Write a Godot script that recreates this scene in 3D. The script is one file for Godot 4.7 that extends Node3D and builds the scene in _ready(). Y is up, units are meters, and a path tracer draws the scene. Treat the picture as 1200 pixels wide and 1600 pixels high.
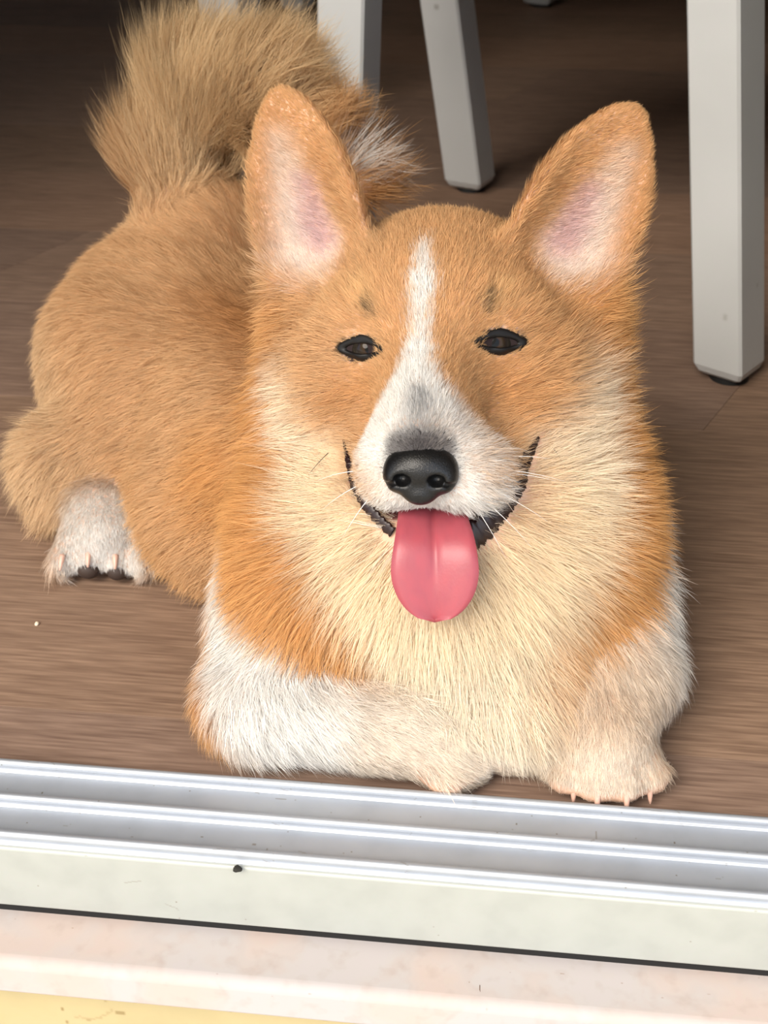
extends Node3D

# ---------------------------------------------------------------- constants
const YAW := 0.10996          # the camera is turned this far from the line square to the door
const PITCH := -0.54978
const CAM_H := 0.498
const FUR_ON := true

var rng := RandomNumberGenerator.new()
var mat := {}
var names := {}

func _ready() -> void:
	rng.seed = 77
	setup_camera()
	setup_light()
	make_materials()
	build_room()
	build_threshold()
	build_furniture()
	build_corgi()
	build_debris()

func setup_camera() -> void:
	var cam := Camera3D.new()
	cam.name = "camera"
	var at := CameraAttributesPhysical.new()
	at.frustum_focal_length = 31.99
	at.frustum_focus_distance = 0.70
	at.frustum_near = 0.05
	at.frustum_far = 100.0
	at.exposure_aperture = 11.0
	cam.attributes = at
	add_child(cam)
	cam.position = Vector3(0, CAM_H, 0)
	cam.rotation = Vector3(PITCH, YAW, 0)
	cam.current = true

func setup_light() -> void:
	var we := WorldEnvironment.new()
	we.name = "environment"
	var e := Environment.new()
	e.tonemap_mode = Environment.TONE_MAPPER_LINEAR
	e.tonemap_exposure = 3.05
	e.background_mode = Environment.BG_SKY
	var sky := Sky.new()
	var sm := ProceduralSkyMaterial.new()
	sm.sky_top_color = Color(0.80, 0.86, 0.95)
	sm.sky_horizon_color = Color(0.93, 0.94, 0.95)
	sm.ground_bottom_color = Color(0.45, 0.43, 0.40)
	sm.ground_horizon_color = Color(0.70, 0.69, 0.66)
	sm.sky_energy_multiplier = 1.0
	sm.sun_angle_max = 1.0
	sky.sky_material = sm
	e.sky = sky
	e.sdfgi_enabled = true
	e.ssao_enabled = true
	e.ssil_enabled = true
	we.environment = e
	add_child(we)
	var sun := DirectionalLight3D.new()
	sun.name = "hazy_sun"
	sun.light_energy = 0.55
	sun.light_color = Color(1.0, 0.965, 0.92)
	sun.light_angular_distance = 35.0
	sun.shadow_enabled = true
	add_child(sun)
	# high, in front of the door and a little to the left of it
	sun.look_at_from_position(Vector3(-0.55, 0.95, 0.95), Vector3.ZERO)

# ---------------------------------------------------------------- helpers
func m_std(key: String, c: Color, rough := 0.7, metal := 0.0, spec := 0.5) -> StandardMaterial3D:
	var m := StandardMaterial3D.new()
	m.resource_name = key
	m.albedo_color = c
	m.roughness = rough
	m.metallic = metal
	m.metallic_specular = spec
	mat[key] = m
	return m

func node(called: String, parent: Node, label := "", category := "", group := "", kind := "") -> Node3D:
	var o := Node3D.new()
	o.name = numbered(called) if parent == self else called
	parent.add_child(o, true)
	meta(o, label, category, group, kind)
	return o

func meta(o: Node, label := "", category := "", group := "", kind := "") -> void:
	if label != "": o.set_meta("label", label)
	if category != "": o.set_meta("category", category)
	if group != "": o.set_meta("group", group)
	if kind != "": o.set_meta("kind", kind)

func numbered(called: String) -> String:
	var n: int = names.get(called, 0)
	names[called] = n + 1
	return called if n == 0 else "%s_%03d" % [called, n]

func put(called: String, mesh: Mesh, m: Material, parent: Node, at := Transform3D()) -> MeshInstance3D:
	var o := MeshInstance3D.new()
	o.name = numbered(called) if parent == self else called
	o.mesh = mesh
	o.material_override = m
	o.transform = at
	parent.add_child(o, true)
	return o

func new_st() -> SurfaceTool:
	var st := SurfaceTool.new()
	st.begin(Mesh.PRIMITIVE_TRIANGLES)
	return st

# a quad whose corners run clockwise seen from the side "out"
func quad(st: SurfaceTool, a: Vector3, b: Vector3, c: Vector3, d: Vector3, out: Vector3) -> void:
	var n := (b - a).cross(c - a)
	if n.length_squared() < 1e-18:
		n = (c - a).cross(d - a)
	var vs := [a, b, c, d] if n.dot(out) < 0.0 else [a, d, c, b]
	for i in [0, 1, 2, 0, 2, 3]:
		st.add_vertex(vs[i])

# box with chamfered edges, axis aligned round the origin of t
func chamfer_box(size: Vector3, c: float, st: SurfaceTool = null, t := Transform3D()) -> SurfaceTool:
	if st == null:
		st = new_st()
	st.set_smooth_group(-1)
	var h := size * 0.5
	var i := h - Vector3(c, c, c)
	var ax := [Vector3.RIGHT, Vector3.UP, Vector3.BACK]
	for k in 3:
		var u: Vector3 = ax[(k + 1) % 3]
		var v: Vector3 = ax[(k + 2) % 3]
		var w: Vector3 = ax[k]
		for s: float in [-1.0, 1.0]:
			var o: Vector3 = w * h[k] * s
			var iu: float = i[(k + 1) % 3]
			var iv: float = i[(k + 2) % 3]
			quad(st, t * (o - u * iu - v * iv), t * (o + u * iu - v * iv), t * (o + u * iu + v * iv), t * (o - u * iu + v * iv), t.basis * (w * s))
		# edges parallel to w
		for su in [-1.0, 1.0]:
			for sv in [-1.0, 1.0]:
				var p1: Vector3 = u * su * h[(k + 1) % 3] + v * sv * i[(k + 2) % 3]
				var p2: Vector3 = u * su * i[(k + 1) % 3] + v * sv * h[(k + 2) % 3]
				var l: Vector3 = w * i[k]
				quad(st, t * (p1 - l), t * (p1 + l), t * (p2 + l), t * (p2 - l), t.basis * (u * su + v * sv))
	for sx in [-1.0, 1.0]:
		for sy in [-1.0, 1.0]:
			for sz in [-1.0, 1.0]:
				var a := Vector3(sx * h.x, sy * i.y, sz * i.z)
				var b := Vector3(sx * i.x, sy * h.y, sz * i.z)
				var d := Vector3(sx * i.x, sy * i.y, sz * h.z)
				var out := t.basis * Vector3(sx, sy, sz)
				var n := (t * b - t * a).cross(t * d - t * a)
				var vs := [a, b, d] if n.dot(out) < 0.0 else [a, d, b]
				for q in vs:
					st.add_vertex(t * q)
	return st

func done(st: SurfaceTool) -> ArrayMesh:
	st.generate_normals()
	return st.commit()

# tube of varying radius along points
func tube(pts: PackedVector3Array, radii: PackedFloat32Array, sides := 8) -> ArrayMesh:
	var st := new_st()
	st.set_smooth_group(0)
	var rings := []
	var up := Vector3(0.13, 0.9, 0.41).normalized()
	for i in pts.size():
		var t := (pts[mini(i + 1, pts.size() - 1)] - pts[maxi(i - 1, 0)]).normalized()
		var x := t.cross(up).normalized()
		var y := t.cross(x).normalized()
		up = -y if false else up
		var ring := []
		for k in sides:
			var a := TAU * k / sides
			ring.append(pts[i] + (x * cos(a) + y * sin(a)) * radii[i])
		rings.append(ring)
	for i in rings.size() - 1:
		for k in sides:
			var k2 := (k + 1) % sides
			var out: Vector3 = (rings[i][k] + rings[i][k2]) * 0.5 - pts[i]
			quad(st, rings[i][k], rings[i][k2], rings[i + 1][k2], rings[i + 1][k], out)
	for e in [0, rings.size() - 1]:
		var out: Vector3 = pts[0] - pts[1] if e == 0 else pts[e] - pts[e - 1]
		for k in range(1, sides - 1):
			var a: Vector3 = rings[e][0]
			var b: Vector3 = rings[e][k]
			var c: Vector3 = rings[e][k + 1]
			var vs := [a, b, c] if (b - a).cross(c - a).dot(out) < 0.0 else [a, c, b]
			for q in vs:
				st.add_vertex(q)
	return done(st)

# ---------------------------------------------------------------- materials
func make_materials() -> void:
	m_std("white_paint", Color(0.80, 0.80, 0.785), 0.45)
	m_std("black_rubber", Color(0.03, 0.03, 0.03), 0.7)
	m_std("wall_paint", Color(0.38, 0.36, 0.33), 0.9)
	m_std("render_wall", Color(0.74, 0.71, 0.65), 0.9)
	# wood of the floor: fine streaks along x
	var im := wood_image()
	var wt := ImageTexture.create_from_image(im)
	for k in 4:
		var w := StandardMaterial3D.new()
		w.resource_name = "wood_%d" % k
		var tones := [Color(1, 1, 1), Color(0.95, 0.95, 0.96), Color(1.04, 1.02, 1.0), Color(0.98, 0.97, 0.95)]
		w.albedo_color = tones[k]
		w.albedo_texture = wt
		w.uv1_offset = Vector3(0.23 * k, 0.31 * k, 0)
		w.roughness = 0.6
		w.metallic_specular = 0.22
		w.heightmap_enabled = true
		w.heightmap_texture = wt
		w.heightmap_scale = 0.02
		mat["wood_%d" % k] = w
	# anodised aluminium with specks of dirt
	mat["aluminium"] = speckled("aluminium", Color(0.70, 0.72, 0.75), Color(0.42, 0.38, 0.32), 0.48, 0.6, 512, 200, 5)
	mat["sill_face"] = speckled("sill_face", Color(0.645, 0.655, 0.63), Color(0.36, 0.31, 0.24), 0.5, 0.2, 512, 90, 9)
	mat["stone"] = marble_image()
	mat["plaster"] = speckled("plaster", Color(0.66, 0.60, 0.445), Color(0.48, 0.40, 0.25), 0.95, 0.0, 256, 240, 21)

func wood_image() -> Image:
	var size := 1024
	var n1 := FastNoiseLite.new()
	n1.seed = 3; n1.frequency = 0.06; n1.fractal_octaves = 4
	var n2 := FastNoiseLite.new()
	n2.seed = 8; n2.frequency = 0.012; n2.fractal_octaves = 3
	var fine := n1.get_seamless_image(130, size * 2)      # stretched wide below: streaks
	fine.resize(size, size, Image.INTERPOLATE_CUBIC)
	var finer := n1.get_seamless_image(380, size * 2)
	finer.resize(size, size, Image.INTERPOLATE_CUBIC)
	var broad := n2.get_seamless_image(200, size)
	broad.resize(size, size, Image.INTERPOLATE_CUBIC)
	var im := Image.create(size, size, false, Image.FORMAT_RGB8)
	var lo := Color(0.40, 0.32, 0.272)
	var hi := Color(0.63, 0.53, 0.457)
	for y in size:
		for x in size:
			var v := fine.get_pixel(x, y).r * 0.48 + finer.get_pixel(x, y).r * 0.40 + broad.get_pixel(x, y).r * 0.12
			v = clampf((v - 0.5) * 1.25 + 0.5, 0.0, 1.0)
			im.set_pixel(x, y, lo.lerp(hi, v))
	return im

func speckled(key: String, base: Color, dirt: Color, rough: float, metal: float, size: int, count: int, seed_: int) -> StandardMaterial3D:
	var r := RandomNumberGenerator.new()
	r.seed = seed_
	var n := FastNoiseLite.new()
	n.seed = seed_; n.frequency = 0.02; n.fractal_octaves = 4
	var ni := n.get_seamless_image(size, size)
	var im := Image.create(size, size, false, Image.FORMAT_RGB8)
	for y in size:
		for x in size:
			var v := ni.get_pixel(x, y).r
			im.set_pixel(x, y, base.darkened(clampf((v - 0.5) * 0.08, 0.0, 0.3)).lightened(clampf((0.5 - v) * 0.08, 0.0, 0.2)))
	for i in count:
		var x := r.randi_range(2, size - 12)
		var y := r.randi_range(2, size - 6)
		var w := 1 if r.randf() < 0.6 else r.randi_range(1, 4)
		var h := 1 if r.randf() < 0.7 else 2
		var a := r.randf_range(0.25, 0.9)
		for j in h:
			for k in w:
				im.set_pixel(x + k, y + j, im.get_pixel(x + k, y + j).lerp(dirt, a))
	# hair-thin scratches and stray hairs
	for i in count / 5:
		var x := r.randf_range(0, size)
		var y := r.randf_range(0, size)
		var ang := r.randfn(0.0, 0.5)
		var a := r.randf_range(0.12, 0.5)
		for k in r.randi_range(5, 26):
			x += cos(ang)
			y += sin(ang)
			ang += r.randfn(0.0, 0.12)
			var px := posmod(int(x), size)
			var py := posmod(int(y), size)
			im.set_pixel(px, py, im.get_pixel(px, py).lerp(dirt, a))
	var m := m_std(key, Color.WHITE, rough, metal)
	m.albedo_texture = ImageTexture.create_from_image(im)
	m.uv1_triplanar = true
	m.uv1_world_triplanar = true
	m.uv1_scale = Vector3(3.1, 3.1, 3.1)
	return m

func marble_image() -> StandardMaterial3D:
	var size := 768
	var n := FastNoiseLite.new()
	n.seed = 31; n.frequency = 0.006; n.fractal_octaves = 5
	var n2 := FastNoiseLite.new()
	n2.seed = 12; n2.frequency = 0.03; n2.fractal_octaves = 4
	var a := n.get_seamless_image(size, size)
	var b := n2.get_seamless_image(size, size)
	var im := Image.create(size, size, false, Image.FORMAT_RGB8)
	var white := Color(0.675, 0.65, 0.64)
	var pink := Color(0.71, 0.63, 0.585)
	var vein := Color(0.60, 0.54, 0.50)
	for y in size:
		for x in size:
			var v := a.get_pixel(x, y).r
			var w := b.get_pixel(x, y).r
			var c := white.lerp(pink, smoothstep(0.35, 0.8, v) * 0.6)
			var ridge := 1.0 - absf(v - 0.52) * 16.0
			c = c.lerp(vein, clampf(ridge, 0.0, 1.0) * 0.22 * w + maxf(0.0, w - 0.6) * 0.8)
			im.set_pixel(x, y, c)
	var r := RandomNumberGenerator.new()
	r.seed = 5
	for i in 160:
		var x := r.randi_range(2, size - 8)
		var y := r.randi_range(2, size - 4)
		for k in r.randi_range(1, 4):
			im.set_pixel(x + k, y, im.get_pixel(x + k, y).lerp(Color(0.45, 0.36, 0.28), r.randf_range(0.2, 0.7)))
	var m := m_std("stone", Color.WHITE, 0.8, 0.0, 0.3)
	m.albedo_texture = ImageTexture.create_from_image(im)
	m.uv1_triplanar = true
	m.uv1_world_triplanar = true
	m.uv1_scale = Vector3(2.6, 2.6, 2.6)
	return m

# ---------------------------------------------------------------- the room
const BACK := -5.2
const LEFT := -3.4
const RIGHT := 3.2
const FLOOR_EDGE := -0.5245
const WALL_OUT := -0.462
const WALL_IN := -0.66

func slab(called: String, lo: Vector3, hi: Vector3, m: Material, parent: Node, c := 0.004) -> MeshInstance3D:
	var o := put(called, done(chamfer_box(hi - lo, c)), m, parent)
	o.position = (lo + hi) * 0.5
	return o

func structure(called: String, lo: Vector3, hi: Vector3, m: Material) -> void:
	var o := slab(called, lo, hi, m, self)
	o.set_meta("kind", "structure")

func build_room() -> void:
	var fl := node("floor", self, "brown wood plank floor with fine dark grain", "", "", "structure")
	slab("subfloor", Vector3(LEFT, -0.05, BACK), Vector3(RIGHT, -0.010, FLOOR_EDGE), mat.black_rubber, fl)
	var r := RandomNumberGenerator.new()
	r.seed = 41
	var z := -0.575
	var row := 0
	var edges := [FLOOR_EDGE]
	while z > BACK + 0.1:
		edges.append(z)
		z -= 0.19
	edges.append(BACK)
	for i in edges.size() - 1:
		var z0: float = edges[i]
		var z1: float = edges[i + 1]
		# where the end joints of this row lie (at its near edge)
		var start := LEFT - r.randf_range(0.1, 1.1)
		if i == 3: start = 0.143 - 1.28 * 3.0      # the joint beside the chair leg
		if i == 8: start = -0.047 - 1.28 * 3.0
		var x := start
		while x < RIGHT:
			plank(fl, maxf(x, LEFT - 0.5), x + 1.28, z0, z1, r.randi_range(0, 3), r.randf())
			x += 1.28
	structure("wall_back", Vector3(LEFT - 0.2, -0.05, BACK - 0.2), Vector3(RIGHT + 0.2, 2.7, BACK), mat.wall_paint)
	structure("wall_left", Vector3(LEFT - 0.2, -0.05, BACK), Vector3(LEFT, 2.7, WALL_OUT), mat.wall_paint)
	structure("wall_right", Vector3(RIGHT, -0.05, BACK), Vector3(RIGHT + 0.2, 2.7, WALL_OUT), mat.wall_paint)
	structure("ceiling", Vector3(LEFT - 0.2, 2.5, BACK), Vector3(RIGHT + 0.2, 2.7, WALL_IN), mat.wall_paint)
	# the wall with the door opening
	structure("wall_front", Vector3(LEFT - 1.2, -0.6, WALL_IN), Vector3(-1.02, 3.2, WALL_OUT), mat.render_wall)
	structure("wall_front", Vector3(0.25, -0.6, WALL_IN), Vector3(RIGHT + 1.2, 3.2, WALL_OUT), mat.render_wall)
	structure("wall_front", Vector3(-1.02, 2.15, WALL_IN), Vector3(0.25, 3.2, WALL_OUT), mat.render_wall)

func plank(parent: Node, x0: float, x1: float, z0: float, z1: float, tone: int, off: float) -> void:
	var slant := 0.45 * (z0 - z1)
	var g := 0.00015
	var st := new_st()
	st.set_smooth_group(-1)
	var top := [Vector3(x0 + g, 0, z0 - g), Vector3(x1 - g, 0, z0 - g), Vector3(x1 + slant - g, 0, z1 + g), Vector3(x0 + slant + g, 0, z1 + g)]
	for k in 4:
		top[k].x = clampf(top[k].x, LEFT, RIGHT)
	var c := 0.00012
	var cen: Vector3 = (top[0] + top[1] + top[2] + top[3]) * 0.25
	var inner := []
	for k in 4:
		inner.append(top[k] + Vector3(signf(cen.x - top[k].x) * c, 0, signf(cen.z - top[k].z) * c))
	for k in 6:
		var q: Vector3 = inner[[0, 1, 2, 0, 2, 3][k]]
		st.set_uv(Vector2(q.x / 0.9 + off, q.z / 0.38 + off * 3.0))
		st.add_vertex(q)
	# check the turn of the top face: it must be clockwise seen from above
	for k in 4:
		var k2 := (k + 1) % 4
		var dn := Vector3(0, -0.00015, 0)
		var out: Vector3 = (top[k] + top[k2]) * 0.5 - cen
		for q in [[inner[k], inner[k2], top[k2] + dn, top[k] + dn, out + Vector3.UP * 0.05], [top[k] + dn, top[k2] + dn, top[k2] + Vector3(0, -0.01, 0), top[k] + Vector3(0, -0.01, 0), out]]:
			st.set_uv(Vector2(q[0].x / 0.9 + off, q[0].z / 0.38 + off * 3.0))
			quad(st, q[0], q[1], q[2], q[3], q[4])
	var o := put("plank", done(st), mat["wood_%d" % tone], parent)
	o.position = Vector3.ZERO

# ---------------------------------------------------------------- aluminium sill, stone step, wall below
func extrude_x(profile: PackedVector2Array, x0: float, x1: float, smooth := true) -> ArrayMesh:
	# profile: (z, y) points, anticlockwise seen from +x is not needed: faces are turned outward from the profile's middle line by sign of its area
	var st := new_st()
	st.set_smooth_group(0 if smooth else -1)
	var area := 0.0
	for i in profile.size():
		area += profile[i].cross(profile[(i + 1) % profile.size()])
	for i in profile.size():
		var a := profile[i]
		var b := profile[(i + 1) % profile.size()]
		var e := b - a
		var nrm := Vector2(e.y, -e.x) * signf(area)
		var out := Vector3(0, nrm.y, nrm.x)
		var hard := e.length() > 0.0025
		st.set_smooth_group(-1 if hard else 0)
		quad(st, Vector3(x0, a.y, a.x), Vector3(x1, a.y, a.x), Vector3(x1, b.y, b.x), Vector3(x0, b.y, b.x), out)
	var idx := Geometry2D.triangulate_polygon(profile)
	st.set_smooth_group(-1)
	for s in [x0, x1]:
		for i in range(0, idx.size(), 3):
			var p := []
			for k in 3:
				var q := profile[idx[i + k]]
				p.append(Vector3(s, q.y, q.x))
			var out := Vector3(-1 if s == x0 else 1, 0, 0)
			var n: Vector3 = (p[1] - p[0]).cross(p[2] - p[0])
			var vs := [p[0], p[1], p[2]] if n.dot(out) < 0 else [p[0], p[2], p[1]]
			for q in vs:
				st.add_vertex(q)
	return done(st)

func bead_profile(z: float, base: float, top: float, r: float) -> PackedVector2Array:
	# a thin rail: narrow stem, small flange at the foot, round bead on top
	var p := PackedVector2Array()
	p.append(Vector2(z - 0.0026, base))
	p.append(Vector2(z - 0.0026, base + 0.0009))
	p.append(Vector2(z - 0.0010, base + 0.0011))
	for k in 11:
		var a := PI * (1.22 - 1.44 * k / 10.0)
		p.append(Vector2(z + cos(a) * r, top - r + sin(a) * r))
	p.append(Vector2(z + 0.0010, base + 0.0011))
	p.append(Vector2(z + 0.0028, base + 0.0009))
	p.append(Vector2(z + 0.0030, base))
	return p

func build_threshold() -> void:
	var x0 := -1.02
	var x1 := 0.25
	var sill := node("door_sill", self, "silver aluminium sliding door track sill with three rails across the doorway", "door track")
	sill.set_meta("kind", "structure")
	sill.name = "trim_1"
	sill.position = Vector3.ZERO
	# body of the sill
	var body := PackedVector2Array([Vector2(-0.5235, -0.036), Vector2(-0.5235, 0.0050), Vector2(-0.4660, 0.0050), Vector2(-0.4648, 0.0048), Vector2(-0.4642, 0.0042), Vector2(-0.4640, 0.0032), Vector2(-0.4640, -0.0350), Vector2(-0.4646, -0.0360)])
	put("sill_body", extrude_x(body, x0, x1), mat.sill_face, sill)
	var z := [-0.5190, -0.4942, -0.4688]
	for k in 3:
		put("rail", extrude_x(bead_profile(z[k], 0.0049, 0.0118, 0.0021), x0, x1), mat.aluminium, sill)
	for k in 2:
		var chan := PackedVector2Array([Vector2(z[k] + 0.0029, 0.0046), Vector2(z[k] + 0.0029, 0.0053), Vector2(z[k + 1] - 0.0025, 0.0053), Vector2(z[k + 1] - 0.0025, 0.0046)])
		put("track_channel", extrude_x(chan, x0, x1), mat.aluminium, sill)
	# added strip, its black stands for shade and dirt in the sill gap
	m_std("gap_shade_dirt", Color(0.055, 0.05, 0.045), 0.9)
	put("gap_shade_dirt", done(chamfer_box(Vector3(x1 - x0, 0.0058, 0.050), 0.0005)), mat.gap_shade_dirt, sill, Transform3D(Basis(), Vector3((x0 + x1) * 0.5, -0.0388, -0.4908)))
	# stone step with rounded nose
	var p := PackedVector2Array()
	p.append(Vector2(-0.62, -0.066))
	p.append(Vector2(-0.62, -0.0415))
	for k in 7:
		var a := PI * 0.5 * (1.0 - k / 6.0)
		p.append(Vector2(-0.4388 + cos(a) * 0.0055, -0.0470 + sin(a) * 0.0055))
	for k in 5:
		var a := -PI * 0.5 * k / 4.0
		p.append(Vector2(-0.4352 + cos(a) * 0.002, -0.0620 + sin(a) * 0.002))
	var step := put("stone_step", extrude_x(p, -1.15, 0.38), mat.stone, self)
	step.name = "trim_2"
	meta(step, "pale pink marble step slab under the aluminium sill", "", "", "structure")
	m_std("crack_dirt", Color(0.42, 0.34, 0.29), 0.9)
	var line := PackedVector3Array()
	var rad := PackedFloat32Array()
	var cr := RandomNumberGenerator.new()
	cr.seed = 4
	for q in [[0.0460, 0.4428, -0.0415], [0.0463, 0.4402, -0.0415], [0.0462, 0.4378, -0.0418], [0.0456, 0.4368, -0.0450], [0.0464, 0.4366, -0.0500], [0.0470, 0.4368, -0.0560], [0.0462, 0.4370, -0.0620]]:
		line.append(ground_at(q[0], q[1]) + Vector3(cr.randf_range(-0.0004, 0.0004), q[2], 0))
		rad.append(0.00022)
	put("crack", tube(line, rad, 5), mat.crack_dirt, step)
	var base := slab("wall_base", Vector3(-4.6, -0.6, -0.655), Vector3(4.4, -0.0645, -0.4480), mat.plaster, self)
	base.name = "wall_base"
	meta(base, "yellow rendered wall face below the marble step", "", "", "structure")
	# unseen overhang added over the door to keep the high sky off the floor
	structure("ceiling_added_shade", Vector3(-4.0, 2.45, WALL_OUT), Vector3(4.0, 2.62, 0.85), mat.render_wall)
	var ground := slab("terrace", Vector3(-7, -0.7, -0.45), Vector3(7, -0.60, 8), mat.render_wall, self)
	ground.name = "floor_terrace"
	meta(ground, "pale terrace paving outside the door", "", "", "structure")
	# door frame posts on both sides, out of the picture
	for s in [[-1.02, "trim_3"], [0.215, "trim_4"]]:
		var o := slab("door_jamb", Vector3(s[0], 0.0, -0.525), Vector3(s[0] + 0.035, 2.15, -0.463), mat.aluminium, self)
		o.name = s[1]
		meta(o, "white aluminium door jamb", "", "", "structure")

# ---------------------------------------------------------------- furniture
func ground_at(x: float, d: float) -> Vector3:
	# a point given as metres to the right of and ahead of the camera's foot
	return Vector3(x * cos(YAW) - d * sin(YAW), 0, -x * sin(YAW) - d * cos(YAW))

# square leg from foot to top, its edges chamfered, with a black glide under it
func leg(parent: Node, foot: Vector3, top: Vector3, w0: float, w1: float, turn: float) -> void:
	var st := new_st()
	st.set_smooth_group(-1)
	var ch := 0.0022
	var ring := func(c: Vector3, w: float, k: float) -> Array:
		var out := []
		var h := w * 0.5 - k
		for q in [Vector2(h, -h + ch), Vector2(h, h - ch), Vector2(h - ch, h), Vector2(-h + ch, h), Vector2(-h, h - ch), Vector2(-h, -h + ch), Vector2(-h + ch, -h), Vector2(h - ch, -h)]:
			out.append(c + Vector3(q.x, 0, q.y).rotated(Vector3.UP, turn))
		return out
	var y0 := 0.0055
	var up := (top - foot) / (top.y - foot.y)
	var rings := []
	for s in [[y0, 0.006], [y0 + 0.003, 0.0025], [y0 + 0.009, 0.0], [top.y, 0.0]]:
		var f: float = s[0] / top.y
		rings.append((ring as Callable).call(foot + up * s[0], lerpf(w0, w1, f), s[1]))
	for i in rings.size() - 1:
		var cen := foot + up * ((y0 + top.y) * 0.5)
		for k in 8:
			var k2 := (k + 1) % 8
			var mid: Vector3 = (rings[i][k] + rings[i][k2]) * 0.5
			var ax := foot + up * mid.y
			quad(st, rings[i][k], rings[i][k2], rings[i + 1][k2], rings[i + 1][k], mid - ax)
	for e in [0, rings.size() - 1]:
		for k in range(1, 7):
			var a: Vector3 = rings[e][0]
			var b: Vector3 = rings[e][k]
			var c: Vector3 = rings[e][k + 1]
			var out := Vector3.DOWN if e == 0 else Vector3.UP
			var vs := [a, b, c] if (b - a).cross(c - a).dot(out) < 0.0 else [a, c, b]
			for q in vs:
				st.add_vertex(q)
	var o := put("leg", done(st), mat.leg_paint, parent)
	var cy := CylinderMesh.new()
	cy.top_radius = w0 * 0.36
	cy.bottom_radius = w0 * 0.37
	cy.height = 0.0058
	cy.radial_segments = 24
	put("glide", cy, mat.black_rubber, o, Transform3D(Basis(), foot + Vector3(0, 0.0030, 0)))

func bar(called: String, parent: Node, a: Vector3, b: Vector3, w: float, h: float) -> void:
	var x := (b - a).normalized()
	var up := Vector3.UP if absf(x.y) < 0.9 else Vector3.BACK
	var zz := x.cross(up).normalized()
	var y := zz.cross(x)
	put(called, done(chamfer_box(Vector3(a.distance_to(b), h, w), 0.003)), mat.white_paint, parent, Transform3D(Basis(x, y, zz), (a + b) * 0.5))

func chair(label: String, at: Vector3, turn: float, feet: Array, tops: Array, leg_turn: Array) -> void:
	var c := node("dining_chair", self, label, "chair", "white dining chairs")
	c.position = at
	c.rotation.y = turn
	for k in 4:
		leg(c, feet[k], tops[k], 0.044, 0.043, deg_to_rad(leg_turn[k]))
	# feet: rear right, rear left, front left, front right. The rear pair carries the backrest
	var seat_c: Vector3 = (tops[0] + tops[1] + tops[2] + tops[3]) * 0.25
	var w: float = tops[0].distance_to(tops[1]) + 0.05
	var dep: float = tops[1].distance_to(tops[2]) + 0.06
	var s := put("seat", done(chamfer_box(Vector3(w, 0.03, dep), 0.010)), mat.white_paint, c)
	s.position = seat_c + Vector3(0, 0.014, 0)
	for k in 4:
		var dn := Vector3(0, -0.035, 0)
		bar("apron", c, tops[k] + dn, tops[(k + 1) % 4] + dn, 0.018, 0.055)
	var posts := []
	for k in 2:
		var b: Vector3 = tops[k] + Vector3(0, 0.02, 0)
		var t := b + Vector3(0, 0.42, 0.09)
		bar("back_post", c, b, t, 0.034, 0.030)
		posts.append([b, t])
	for f in [0.30, 0.60, 0.93]:
		bar("back_rail", c, posts[0][0].lerp(posts[0][1], f), posts[1][0].lerp(posts[1][1], f), 0.018, 0.06)

func build_furniture() -> void:
	var lp := speckled("leg_paint", Color(0.72, 0.725, 0.72), Color(0.40, 0.37, 0.33), 0.42, 0.0, 256, 18, 14)
	lp.uv1_scale = Vector3(1.6, 1.6, 1.6)
	mat["leg_paint"] = lp
	# the chair whose legs stand right behind the dog; its back is towards the door
	var t := YAW - deg_to_rad(30.0)
	t = YAW + deg_to_rad(-30.0)
	var a := ground_at(0.287, 1.027)
	chair("white wooden dining chair with tapered legs standing just behind the dog", a, t,
		[Vector3(0, 0, 0), Vector3(-0.375, 0, 0), Vector3(-0.407, 0, -0.33), Vector3(0.0, 0, -0.33)],
		[Vector3(-0.065, 0.43, -0.01), Vector3(-0.370, 0.43, -0.02), Vector3(-0.435, 0.43, -0.24), Vector3(-0.05, 0.43, -0.24)], [-9.0, 8.0, 3.0, 0.0])
	# another chair at the far left of the table; only one foot shows
	chair("white wooden dining chair far behind the dog, beyond the table", ground_at(-0.148, 2.47), t,
		[Vector3(0, 0, 0), Vector3(-0.40, 0, 0), Vector3(-0.40, 0, -0.36), Vector3(0.0, 0, -0.36)],
		[Vector3(-0.03, 0.43, -0.01), Vector3(-0.37, 0.43, -0.01), Vector3(-0.38, 0.43, -0.28), Vector3(-0.02, 0.43, -0.28)], [0.0, 0.0, 0.0, 0.0])
	# the table
	var tb := node("dining_table", self, "white wooden dining table with square legs behind the dog", "table")
	tb.position = ground_at(-0.178, 1.65)
	tb.rotation.y = YAW - deg_to_rad(27.4)
	var L := 1.45
	var D := 0.99
	var qs := [Vector3(0, 0, 0), Vector3(L, 0, 0), Vector3(L, 0, -D), Vector3(0, 0, -D)]
	var lift := Vector3(0, 0.66, 0)
	for k in 4:
		leg(tb, qs[k], qs[k] + Vector3(0, 0.71, 0), 0.052, 0.058, 0.0)
		bar("apron", tb, qs[k] + lift, qs[(k + 1) % 4] + lift, 0.02, 0.09)
	var top := put("table_top", done(chamfer_box(Vector3(L + 0.2, 0.03, D + 0.2), 0.006)), mat.white_paint, tb)
	top.position = Vector3(L * 0.5, 0.725, -D * 0.5)

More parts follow.
